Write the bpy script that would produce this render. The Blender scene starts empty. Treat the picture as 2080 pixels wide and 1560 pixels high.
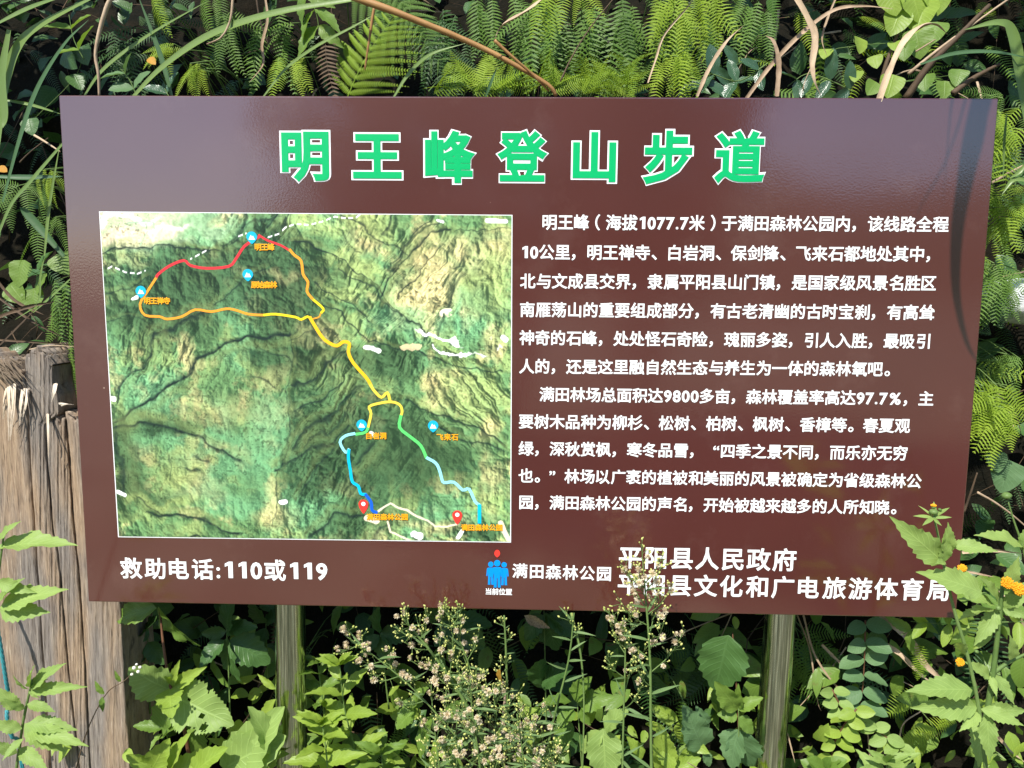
import bpy, math, random
import numpy as np
from mathutils import Vector, Matrix, Quaternion, noise as mnoise

random.seed(7); np.random.seed(7)
S = bpy.context.scene
COL = S.collection

# ------------------------------------------------------------------ camera
CAM = Vector((0.02483, -1.69793, 1.61822))
RX = Vector((0.99965018, 0.0247287, 0.00938171))
RY = Vector((-0.0122653, 0.11916752, 0.9927984))
RZ = Vector((0.02343262, -0.99256617, 0.11942914))
FPX = 1562.0
cd = bpy.data.cameras.new('camera'); cam = bpy.data.objects.new('camera', cd); COL.objects.link(cam)
M3 = Matrix((RX, RY, RZ)).transposed()
cam.matrix_world = Matrix.Translation(CAM) @ M3.to_4x4()
cd.sensor_width = 36.0; cd.lens = 36.0 * FPX / 2080.0; cd.clip_start = 0.05; cd.clip_end = 500
S.camera = cam

# ------------------------------------------------------------------ light
SUN_EL, SUN_AZ = 50.0, 24.0            # azimuth measured from the board's normal towards the left
el, az = math.radians(SUN_EL), math.radians(SUN_AZ)
to_sun = Vector((-math.sin(az) * math.cos(el), -math.cos(az) * math.cos(el), math.sin(el)))
w = bpy.data.worlds.new('World'); S.world = w; w.use_nodes = True
nt = w.node_tree; nt.nodes.clear()
sky = nt.nodes.new('ShaderNodeTexSky'); sky.sky_type = 'NISHITA'; sky.sun_disc = False
sky.sun_elevation = el
sky.sun_rotation = math.atan2(to_sun.x, to_sun.y)
sky.air_density = 1.0; sky.dust_density = 0.6; sky.ozone_density = 3.5
bg = nt.nodes.new('ShaderNodeBackground'); bg.inputs['Strength'].default_value = 0.15
wo = nt.nodes.new('ShaderNodeOutputWorld')
nt.links.new(sky.outputs[0], bg.inputs[0]); nt.links.new(bg.outputs[0], wo.inputs[0])
ld = bpy.data.lights.new('sun', 'SUN'); ld.energy = 5.0; ld.angle = math.radians(0.53); ld.color = (1.0, 0.955, 0.87)
sun = bpy.data.objects.new('sun', ld); COL.objects.link(sun)
sun.rotation_mode = 'QUATERNION'; sun.rotation_quaternion = to_sun.to_track_quat('Z', 'Y'); sun.location = (-2, -4, 6)
vs = S.view_settings
vs.view_transform = 'Standard'; vs.look = 'None'; vs.gamma = 1; vs.use_curve_mapping = False
vs.exposure = 0.54
S.cycles.max_bounces = 8; S.cycles.transparent_max_bounces = 8; S.cycles.transmission_bounces = 4
S.cycles.use_denoising = True

# ------------------------------------------------------------------ helpers
def at(px, py, Y):
    """the point of the vertical plane y = Y that the photograph shows at (px, py)"""
    d = RX * ((px - 1040.0) / FPX) + RY * ((780.0 - py) / FPX) - RZ
    return CAM + d * ((Y - CAM.y) / d.y)
def mp(Y):
    return (Y - CAM.y) / FPX                     # metres per photo pixel at depth Y
def tag(o, label=None, cat=None, group=None, kind=None):
    if label: o['label'] = label
    if cat: o['category'] = cat
    if group: o['group'] = group
    if kind: o['kind'] = kind
    return o
def ob(name, data, parent=None, mat=None):
    o = bpy.data.objects.new(name, data); COL.objects.link(o)
    if parent is not None: o.parent = parent
    if mat is not None and data is not None:
        data.materials.clear(); data.materials.append(mat)
    return o
def empty(name, loc=(0, 0, 0)):
    o = bpy.data.objects.new(name, None); COL.objects.link(o); o.location = loc; o.empty_display_size = .05
    return o
class MB:
    """collects vertices, faces, uvs and a tint and makes ONE mesh"""
    def __init__(s): s.v = []; s.f = []; s.uv = []; s.t = []
    def add(s, v, f, uv=None, tint=0.5):
        n = len(s.v); s.v += [tuple(p) for p in v]; s.f += [tuple(i + n for i in q) for q in f]
        s.uv += list(uv) if uv is not None else [(0.5, 0.5)] * len(v)
        s.t += [tint] * len(v)
    def mesh(s, name, smooth=True):
        me = bpy.data.meshes.new(name); me.from_pydata(s.v, [], s.f)
        ul = me.uv_layers.new(name='UVMap')
        li = np.empty(len(me.loops), dtype=np.int32); me.loops.foreach_get('vertex_index', li)
        if len(s.v):
            ul.data.foreach_set('uv', np.array(s.uv, dtype=np.float32)[li].ravel())
            a = me.attributes.new('tint', 'FLOAT', 'POINT'); a.data.foreach_set('value', np.array(s.t, dtype=np.float32))
        me.polygons.foreach_set('use_smooth', [smooth] * len(me.polygons))
        me.update(); return me
def smooth_path(pts, n):
    """Catmull-Rom through pts, n samples"""
    P = [Vector(p) for p in pts]
    if len(P) == 2: return [P[0].lerp(P[1], i / (n - 1)) for i in range(n)]
    P = [P[0] * 2 - P[1]] + P + [P[-1] * 2 - P[-2]]
    m = len(P) - 3; out = []
    for i in range(n):
        u = i / (n - 1) * m; k = min(int(u), m - 1); t = u - k
        a, b, c, d = P[k:k + 4]
        out.append(0.5 * ((2 * b) + (c - a) * t + (2 * a - 5 * b + 4 * c - d) * t * t + (3 * b - a - 3 * c + d) * t ** 3))
    return out
def tube(mb, pts, r, sides=5, tint=0.5, jit=0.0):
    n = len(pts); V = []; F = []; UV = []
    up = Vector((0.13, 0.31, 0.94))
    for i, p in enumerate(pts):
        d = (pts[min(i + 1, n - 1)] - pts[max(i - 1, 0)])
        if d.length < 1e-9: d = Vector((0, 0, 1))
        d.normalize()
        a = d.cross(up)
        if a.length < 1e-3: a = d.cross(Vector((1, 0, 0)))
        a.normalize(); b = d.cross(a)
        rr = r(i / (n - 1)) if callable(r) else r
        for k in range(sides):
            th = 2 * math.pi * k / sides
            q = rr * (1 + jit * (random.random() - .5))
            V.append(p + (a * math.cos(th) + b * math.sin(th)) * q); UV.append((i / (n - 1), k / sides))
    for i in range(n - 1):
        for k in range(sides):
            F.append((i * sides + k, i * sides + (k + 1) % sides, (i + 1) * sides + (k + 1) % sides, (i + 1) * sides + k))
    F.append(tuple(range(sides))[::-1]); F.append(tuple((n - 1) * sides + k for k in range(sides)))
    mb.add(V, F, UV, tint)

# ------------------------------------------------------------------ materials
def newmat(name):
    m = bpy.data.materials.new(name); m.use_nodes = True; t = m.node_tree; t.nodes.clear()
    out = t.nodes.new('ShaderNodeOutputMaterial')
    p = t.nodes.new('ShaderNodeBsdfPrincipled'); t.links.new(p.outputs[0], out.inputs[0])
    return m, t, p, out
def N(t, kind, **kw):
    n = t.nodes.new(kind)
    for k, v in kw.items():
        if k in n.inputs: n.inputs[k].default_value = v
        else: setattr(n, k, v)
    return n
def ramp(t, stops, fac):
    n = t.nodes.new('ShaderNodeValToRGB'); e = n.color_ramp.elements
    while len(e) < len(stops): e.new(0.5)
    for i, (p, c) in enumerate(stops): e[i].position = p; e[i].color = (*c, 1)
    t.links.new(fac, n.inputs[0]); return n.outputs[0]
def mixc(t, fac, a, b, mode='MIX'):
    n = t.nodes.new('ShaderNodeMix'); n.data_type = 'RGBA'; n.blend_type = mode
    for s, v in ((0, fac), (6, a), (7, b)):
        if hasattr(v, 'is_output'): t.links.new(v, n.inputs[s])
        else: n.inputs[s].default_value = v if s == 0 else (*v, 1)
    return n.outputs[2]
def flat(name, col, rough=0.5, spec=0.5, metal=0.0):
    m, t, p, o = newmat(name)
    p.inputs['Base Color'].default_value = (*col, 1); p.inputs['Roughness'].default_value = rough
    p.inputs['Specular IOR Level'].default_value = spec; p.inputs['Metallic'].default_value = metal
    return m
def srgb(r, g, b):
    f = lambda c: ((c / 255) / 12.92 if c / 255 <= .04045 else ((c / 255 + .055) / 1.055) ** 2.4)
    return (f(r), f(g), f(b))

def board_mat():
    m, t, p, o = newmat('brown_powder_coat')
    tc = N(t, 'ShaderNodeTexCoord')
    n1 = N(t, 'ShaderNodeTexNoise', Scale=2.2, Detail=3.0); t.links.new(tc.outputs['Object'], n1.inputs[0])
    c = ramp(t, [(.3, (.070, .0128, .0086)), (.7, (.083, .0162, .0112))], n1.outputs[0])
    # dust specks and light scuffs
    sp = N(t, 'ShaderNodeTexVoronoi', Scale=9.0); t.links.new(tc.outputs['Object'], sp.inputs[0])
    r = ramp(t, [(.0, (1, 1, 1)), (.012, (1, 1, 1)), (.02, (0, 0, 0))], sp.outputs[0])
    c = mixc(t, r, c, (.35, .25, .2))
    n2 = N(t, 'ShaderNodeTexNoise', Scale=5.0, Detail=6.0, Roughness=.7); t.links.new(tc.outputs['Object'], n2.inputs[0])
    r2 = ramp(t, [(.55, (0, 0, 0)), (.8, (.22, .22, .22))], n2.outputs[0])
    c = mixc(t, r2, c, (.22, .13, .11))
    t.links.new(c, p.inputs['Base Color'])
    p.inputs['Roughness'].default_value = .5; p.inputs['Specular IOR Level'].default_value = .35
    p.inputs['Coat Weight'].default_value = 1.0; p.inputs['Coat Roughness'].default_value = .10; p.inputs['Coat IOR'].default_value = 1.95
    nb = N(t, 'ShaderNodeTexNoise', Scale=230.0, Detail=1.0); t.links.new(tc.outputs['Object'], nb.inputs[0])
    nc = N(t, 'ShaderNodeTexNoise', Scale=3.0, Detail=1.0); t.links.new(tc.outputs['Object'], nc.inputs[0])
    b1 = N(t, 'ShaderNodeBump', Strength=.10, Distance=.0009); t.links.new(nb.outputs[0], b1.inputs['Height'])
    b2 = N(t, 'ShaderNodeBump', Strength=.35, Distance=.012); t.links.new(nc.outputs[0], b2.inputs['Height'])
    t.links.new(b1.outputs[0], b2.inputs['Normal'])
    t.links.new(b2.outputs[0], p.inputs['Coat Normal'])
    t.links.new(b1.outputs[0], p.inputs['Normal'])
    return m
M = {}
M['board'] = board_mat()
M['white'] = flat('white_vinyl', (.86, .87, .87), .35, .4)
M['green_vinyl'] = flat('green_vinyl', srgb(0, 172, 100), .35, .4)
M['orange_print'] = flat('orange_print', srgb(243, 165, 25), .5, .3)
M['blue_print'] = flat('blue_print', srgb(0, 140, 225), .4, .3)
M['red_print'] = flat('red_print', srgb(228, 62, 52), .4, .3)
for nm, c in dict(route_red=(222, 55, 62), route_orange=(240, 158, 50), route_yellow=(247, 215, 40), route_gold=(248, 190, 38),
                  route_green=(95, 215, 110), route_pale=(150, 222, 232), route_cyan=(0, 185, 225), route_blue=(20, 95, 215), route_lemon=(238, 208, 75), pin_cyan=(25, 178, 215)).items():
    M[nm] = flat(nm, srgb(*c), .45, .3)

# ------------------------------------------------------------------ the board
SIGN_D = 0.035
def B(px, py): return at(px, py, 0.0)
Z1 = 2.03; Z0 = Z1 - 1.1404
sign = empty('information_sign', (0, 0.0, 0.0))
tag(sign, 'large brown notice board with green title, trail map and white text on steel posts', 'sign')
def boxmesh(name, x0, x1, y0, y1, z0, z1, bev=0.0):
    import bmesh
    bm = bmesh.new(); bmesh.ops.create_cube(bm, size=1)
    for v in bm.verts:
        v.co = Vector(((x0 + x1) / 2 + v.co.x * (x1 - x0), (y0 + y1) / 2 + v.co.y * (y1 - y0), (z0 + z1) / 2 + v.co.z * (z1 - z0)))
    if bev: bmesh.ops.bevel(bm, geom=list(bm.edges), offset=bev, segments=3, affect='EDGES', profile=.6)
    me = bpy.data.meshes.new(name); bm.to_mesh(me); bm.free(); return me
panel = ob('board_panel', boxmesh('board_panel', -1, 1, 0.0, SIGN_D, Z0, Z1, .003), sign, M['board'])

# ------------------------------------------------------------------ lettering
_gl = {}
def glyph(ch, off):
    k = (ch, off)
    if k in _gl: return _gl[k]
    if ch == '1':
        g = off * .6; v = np.array([(.23 - g, 0, 0), (.40 + g, 0, 0), (.40 + g, .735, 0), (.25, .735, 0), (.07, .64, 0), (.07, .50, 0), (.23 - g, .565, 0)])
        _gl[k] = (v, [(0, 1, 2, 3, 4, 5, 6)]); return _gl[k]
    c = bpy.data.curves.new('glyph', 'FONT'); c.body = ch; c.size = 1.0; c.resolution_u = 3
    c.bevel_depth = off; c.bevel_resolution = 0
    o = bpy.data.objects.new('glyph', c); COL.objects.link(o)
    dg = bpy.context.evaluated_depsgraph_get()
    me = bpy.data.meshes.new_from_object(o.evaluated_get(dg))
    v = np.empty(len(me.vertices) * 3); me.vertices.foreach_get('co', v); v = v.reshape(-1, 3).copy(); keep = v[:, 2] > -off * .5 - 1e-6 if off else None
    f = [tuple(p.vertices) for p in me.polygons if keep is None or all(keep[i] for i in p.vertices)]
    bpy.data.objects.remove(o); bpy.data.curves.remove(c); bpy.data.meshes.remove(me)
    _gl[k] = (v, f); return _gl[k]
def cell(ch):
    if ch in '0123456789': return .575
    if ch == '.': return .30
    if ch == ':': return .30
    if ch == '%': return .92
    return 1.0
def text_mesh(name, s, xl, xr, zc_l, zc_r, h, off, y, offs=((0, 0),), span=None):
    """s laid out in square cells between xl and xr; glyph height h"""
    tot = sum(cell(c) for c in s); last = s[-1]
    if last in '，。、': tot -= .58
    pitch = (xr - xl) / (tot - .06)
    mb = MB(); x = xl - .03 * pitch; em = h / .93
    for ci, c in enumerate(s):
        wd = cell(c)
        if span is None or span[0] <= ci < span[1]:
            v, f = glyph(c, off * (1.5 if c in '023456789%' else 1.0))
            if len(v):
                base = glyph(c, 0.0)[0]
                x0, x1 = base[:, 0].min(), base[:, 0].max()
                if c in '，。、': ox = x + .10 * pitch - x0 * em
                elif c == '“': ox = x + pitch * .93 - x1 * em
                elif c == '”': ox = x + pitch * .05 - x0 * em
                else: ox = x + wd * pitch / 2 - (x0 + x1) / 2 * em
                t = ((x + wd * pitch / 2) - xl) / (xr - xl); zc = zc_l + (zc_r - zc_l) * t
                sc = em * (1.02 if c in '0123456789%' else 1.0)
                for j, (dx, dz) in enumerate(offs):
                    P = [(ox + a * sc + dx * em, y - j * .00006 - c_ * .003, zc + (b - .37) * sc + dz * em) for a, b, c_ in v]
                    mb.add(P, f)
        x += wd * pitch
    return mb.mesh(name, smooth=False)
FACE = -0.0006
b4 = [(0, 0)]
def line(name, s, x0, y0, x1, y1, h, off=.021, offs=b4, mat='white', parent=sign, y=FACE):
    a = B(x0, y0); b = B(x1, y1); segs = []; cur = ''; start = 0
    for k, c in enumerate(s):
        cur += c
        if c in '，、。）”' or (k + 1 < len(s) and s[k + 1] in '（“'): segs.append((start, cur)); start = k + 1; cur = ''
    if cur: segs.append((start, cur))
    for st_, sg in segs:
        o = ob(name, text_mesh(name, s, a.x, b.x, a.z, b.z, h * mp(0), off, y, offs, (st_, st_ + len(sg))), parent, M[mat])
    return o
BODY = [
 ('明王峰（海拔1077.7米）于满田森林公园内，该线路全程', 1101, 451.4, 1926.5, 456),
 ('10公里，明王禅寺、白岩洞、保剑锋、飞来石都地处其中，', 1058, 512, 1892, 516.5),
 ('北与文成县交界，隶属平阳县山门镇，是国家级风景名胜区', 1057, 571, 1902, 575.5),
 ('南雁荡山的重要组成部分，有古老清幽的古时宝刹，有高耸', 1056, 629, 1898, 635),
 ('神奇的石峰，处处怪石奇险，瑰丽多姿，引人入胜，最吸引', 1055, 686, 1891, 693.5),
 ('人的，还是这里融自然生态与养生为一体的森林氧吧。', 1055, 744, 1807, 750),
 ('满田林场总面积达9800多亩，森林覆盖率高达97.7%，主', 1096, 801, 1896, 810),
 ('要树木品种为柳杉、松树、柏树、枫树、香樟等。春夏观', 1054, 856, 1848, 865),
 ('绿，深秋赏枫，寒冬品雪，“四季之景不同，而乐亦无穷', 1054, 911, 1843.5, 921),
 ('也。”林场以广袤的植被和美丽的风景被确定为省级森林公', 1053.5, 966, 1871.5, 977.5),
 ('园，满田森林公园的声名，开始被越来越多的人所知晓。', 1054, 1020, 1820, 1031)]
for s, x0, y0, x1, y1 in BODY:
    line('text_line', s, x0, y0, x1, y1, 29.5)
line('rescue_text', '救助电话:110或119', 244, 1154, 666, 1160, 45)
line('place_text', '满田森林公园', 1040, 1159, 1243, 1166, 31)
line('position_text', '当前位置', 986, 1201, 1040, 1202.5, 14)
line('authority_text', '平阳县人民政府', 1256, 1132, 1618, 1138, 47)
line('authority_text', '平阳县文化和广电旅游体育局', 1253, 1187, 1930, 1199, 46)
# title: each character fitted to its place, white outline below, green above
TT = [('明', 570, 264, 671, 373), ('王', 714, 269, 819, 366), ('峰', 860, 262, 969, 375), ('登', 1006, 262, 1116, 372),
      ('山', 1159, 265, 1256, 373), ('步', 1301, 262, 1411, 378), ('道', 1446, 262, 1560, 376)]
def title(name, ch, x0, y0, x1, y1, thick, inset, y, mat, parent):
    a = B(x0 + inset, y1 - inset); b = B(x1 - inset, y0 + inset)
    r = thick / 112.0
    v, f = glyph(ch, r); lo = v.min(0); hi = v.max(0)
    mb = MB()
    mb.add([(a.x + (p - lo[0]) / (hi[0] - lo[0]) * (b.x - a.x), y - c_ * .003, a.z + (q - lo[1]) / (hi[1] - lo[1]) * (b.z - a.z)) for p, q, c_ in v], f)
    return ob(name, mb.mesh(name, False), parent, M[mat])
for ch, x0, y0, x1, y1 in TT:
    g = title('title_character', ch, x0, y0, x1, y1, 3.3, 3.6, -0.0016, 'green_vinyl', sign)
    title('white_outline', ch, x0, y0, x1, y1, 6.9, 0.0, -0.0005, 'white', g)

# ------------------------------------------------------------------ trail map print
def fbm2(shape, cells, octaves=5, seed=0, gain=.5):
    rng = np.random.RandomState(seed); h, w_ = shape; out = np.zeros(shape); amp = 1; tot = 0
    for o in range(octaves):
        ch = max(2, int(cells[0] * 2 ** o)); cw = max(2, int(cells[1] * 2 ** o))
        g = rng.rand(ch + 2, cw + 2)
        yy = np.linspace(0, ch, h, endpoint=False); xx = np.linspace(0, cw, w_, endpoint=False)
        yi = yy.astype(int); xi = xx.astype(int); fy = yy - yi; fx = xx - xi
        fy = fy * fy * (3 - 2 * fy); fx = fx * fx * (3 - 2 * fx)
        a = g[yi][:, xi]; b = g[yi][:, xi + 1]; c = g[yi + 1][:, xi]; d = g[yi + 1][:, xi + 1]
        out += amp * ((a * (1 - fx) + b * fx) * (1 - fy)[:, None] + (c * (1 - fx) + d * fx) * fy[:, None])
        tot += amp; amp *= gain
    return out / tot
MW, MH = 640, 510
def build_map():
    # vertices span the printed rectangle, in board metres; X right, Z up
    c00 = B(203, 431); c10 = B(1039, 438); c11 = B(1036, 1100); c01 = B(242, 1089)
    u = np.linspace(0, 1, MW); v = np.linspace(0, 1, MH)
    U, V = np.meshgrid(u, v)
    def bil(k):
        return (c00[k] * (1 - U) + c10[k] * U) * (1 - V) + (c01[k] * (1 - U) + c11[k] * U) * V
    X = bil(0); Z = bil(2)
    sh = X.shape
    K = 1 / mp(0)
    wx = (fbm2(sh, (14, 18), 4, 1) - .5) * .03; wz = (fbm2(sh, (14, 18), 4, 2) - .5) * .03
    def dist(poly, warp=1.0):
        P = [B(a, b) for a, b in poly]; best = np.full(sh, 9.0); side = np.zeros(sh)
        x = X + wx * warp; z = Z + wz * warp
        for p, q in zip(P[:-1], P[1:]):
            dx, dz = q.x - p.x, q.z - p.z; L = dx * dx + dz * dz
            t = np.clip(((x - p.x) * dx + (z - p.z) * dz) / L, 0, 1)
            d = np.hypot(x - p.x - t * dx, z - p.z - t * dz)
            s = np.sign((x - p.x) * dz - (z - p.z) * dx)
            m = d < best; best[m] = d[m]; side[m] = s[m]
        return best * K, side
    def blob(cx, cy, rx, ry, soft=.5, warp=3.0):
        p = B(cx, cy); x = (X + wx * warp - p.x) * K / rx; z = (Z + wz * warp - p.z) * K / ry
        return np.clip((1 + soft - np.hypot(x, z)) / (2 * soft), 0, 1)
    n1 = fbm2(sh, (7, 9), 5, 3); n2 = fbm2(sh, (16, 20), 5, 4); n3 = fbm2(sh, (60, 75), 3, 5, .7); n4 = fbm2(sh, (4, 5), 4, 6)
    A = lambda *c: np.array(srgb(*c))
    green = A(110, 152, 98); mint = A(118, 176, 124); yel = A(158, 176, 108); tan = A(204, 184, 130); dark = A(60, 88, 64); slate = A(36, 60, 56); deep = A(70, 104, 68)
    C = np.zeros(sh + (3,)) + green
    def lay(m, col, k=1.0):
        nonlocal C
        m = np.clip(m * k, 0, 1)[..., None]; C = C * (1 - m) + col * m
    st = lambda a, lo, hi: np.clip((a - lo) / (hi - lo), 0, 1)
    lay(st(n1, .45, .62), mint, .7); lay(st(n2, .52, .66), yel, .6); lay(st(fbm2(sh, (12, 15), 6, 8, .6), .58, .68), tan, .45)
    # darker forest
    for b in ((490, 560, 150, 75), (330, 640, 130, 60), (600, 590, 80, 90), (600, 720, 90, 70), (330, 560, 110, 45), (520, 470, 55, 40), (770, 930, 100, 110), (680, 860, 90, 60),
              (650, 960, 60, 90), (860, 930, 90, 70), (760, 740, 90, 40), (255, 950, 35, 90), (280, 1010, 60, 30), (960, 1085, 70, 16), (720, 1060, 80, 30), (330, 860, 80, 25)):
        lay(blob(*b), deep, .8)
    for b in ((520, 920, 50, 60), (800, 640, 50, 32), (300, 790, 50, 35), (620, 1040, 55, 40), (480, 1010, 70, 25), (950, 640, 55, 40), (550, 850, 50, 40), (440, 460, 45, 25), (470, 450, 30, 25)):
        lay(blob(*b), mint, .8)
    for b in ((377, 713, 30, 38, .3), (895, 545, 80, 62), (855, 610, 50, 50), (730, 490, 42, 38), (975, 500, 60, 35), (1000, 975, 22, 45), (985, 870, 30, 40), (880, 1065, 60, 22), (400, 955, 45, 30),
              (450, 825, 60, 35), (560, 845, 45, 25), (560, 1035, 35, 35), (300, 925, 30, 16), (440, 905, 60, 14), (280, 800, 20, 10), (960, 640, 18, 20), (905, 790, 45, 35), (560, 555, 45, 12), (640, 690, 30, 25),
              (1015, 700, 22, 30), (260, 520, 40, 14), (400, 1000, 60, 18)):
        lay(blob(*b) * np.clip(.35 + 1.6 * (n2 - .25), 0, 1), tan, .74 if b[0] > 820 or b[0] == 377 else .42)
    for b in ((680, 520, 40, 12), (740, 560, 50, 18), (960, 800, 60, 40), (700, 600, 40, 20), (640, 460, 70, 20), (350, 960, 50, 30), (330, 1020, 80, 12), (1000, 580, 40, 60), (760, 460, 50, 20)):
        lay(blob(*b), yel, .75)
    lay(blob(300, 460, 150, 42, .25, 1.5), A(196, 208, 168), .85)
    lay(blob(260, 487, 70, 13, .4, 1.5), A(226, 205, 170), .9); lay(blob(350, 480, 60, 12, .4), A(224, 208, 178), .8); lay(blob(250, 452, 60, 5, .5), A(232, 238, 225), .9)
    lay(blob(355, 475, 40, 6, .5), A(238, 240, 232), .9); lay(blob(410, 455, 45, 20, .4), A(140, 185, 135), .8); lay(blob(455, 447, 30, 14, .4), A(205, 195, 140), .8); lay(blob(420, 490, 40, 16, .4), A(128, 182, 128), .8)
    # relief: ridged noise carried by the main ridge lines, shaded by a low light from the upper left
    def ridged(shape, cells, octs, seed, gain=.55):
        out = 0; am = 1; tot = 0
        for o in range(octs):
            n_ = fbm2(shape, (cells[0] * 2 ** o, cells[1] * 2 ** o), 1, seed + o); out = out + am * (1 - np.abs(2 * n_ - 1)) ** 1.5; tot += am; am *= gain
        return out / tot
    def aniso(ang, fu, fv, seed, octs=4, gain=.55):
        """ridged noise stretched along one direction: spurs and rivulets running down a slope"""
        ca, sa = math.cos(ang), math.sin(ang); out = 0; am = 1; tot = 0
        for o in range(octs):
            rng = np.random.RandomState(seed + o); g = rng.rand(260, 260); k = 2 ** o
            p = (X * ca + Z * sa + wx * 1.5) * fu * k + 37.3 * o; q = (-X * sa + Z * ca + wz * 1.5) * fv * k + 11.7 * o
            p = p - p.min(); q = q - q.min(); pi = p.astype(int) % 258; qi = q.astype(int) % 258; fp = p % 1; fq = q % 1
            fp = fp * fp * (3 - 2 * fp); fq = fq * fq * (3 - 2 * fq)
            n_ = (g[pi, qi] * (1 - fp) + g[pi + 1, qi] * fp) * (1 - fq) + (g[pi, qi + 1] * (1 - fp) + g[pi + 1, qi + 1] * fp) * fq
            out = out + am * (1 - np.abs(2 * n_ - 1)) ** 1.4; tot += am; am *= gain
        return out / tot
    R1 = aniso(math.radians(-42), 26, 7, 101)        # spurs running up to the right
    R2 = aniso(math.radians(42), 24, 6, 131)         # spurs running down to the right
    mA = np.clip(blob(715, 830, 170, 260) + blob(860, 540, 150, 120) + blob(520, 460, 110, 50) + blob(330, 730, 130, 90), 0, 1)
    mB = np.clip(blob(720, 590, 140, 90) + .6 * blob(330, 1010, 120, 60) + blob(940, 820, 110, 90), 0, 1) * (1 - mA)
    R0 = ridged(sh, (9, 12), 5, 151)
    H = R0 * (1 - mA * .8) * (1 - mB * .7) * .9 + R1 * mA * .9 + R2 * mB * .9
    ridges = [([(208, 507), (330, 503), (450, 508), (510, 450), (600, 465), (700, 540), (800, 620), (880, 690), (1000, 740)], 1.1),
              ([(636, 647), (690, 690), (760, 790), (830, 815), (930, 845), (1030, 900)], 1.0), ([(597, 668), (494, 676), (427, 710), (303, 795), (236, 840)], 1.0),
              ([(590, 690), (700, 640)], .6), ([(594, 680), (589, 762), (592, 857), (572, 958), (555, 1060)], -1.0), ([(750, 870), (700, 960), (640, 1060)], .7), ([(820, 860), (880, 1000), (960, 1060)], .6),
              ([(900, 455), (850, 560), (780, 640)], .8), ([(389, 628), (318, 656), (288, 726), (235, 795)], .8), ([(700, 700), (640, 800), (600, 900)], .6), ([(337, 857), (430, 892), (560, 970)], .6)]
    for poly, a in ridges:
        d, s = dist(poly, 1.6); H = H + a * .42 * np.exp(-d / 30)
    gz, gx = np.gradient(H)
    rel = np.clip((gx * 1.0 - gz * .55) * -34, -1.0, .75)
    rel = rel * (1 - .85 * blob(300, 462, 150, 40, .25, 1.5)) * (1 - .5 * blob(400, 930, 190, 150, .4)) * (1 - .35 * blob(520, 860, 80, 160, .4)) * (1 - .35 * blob(850, 950, 130, 110, .4))
    C = C * (1 + .62 * (rel + .06)[..., None])
    cool = np.clip(-rel - .15, 0, 1)[..., None]; C = C * (1 - cool * .35 * np.array([1, .35, .1]))
    C = C * (1 + .15 * (n3 - .5)[..., None])
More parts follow.
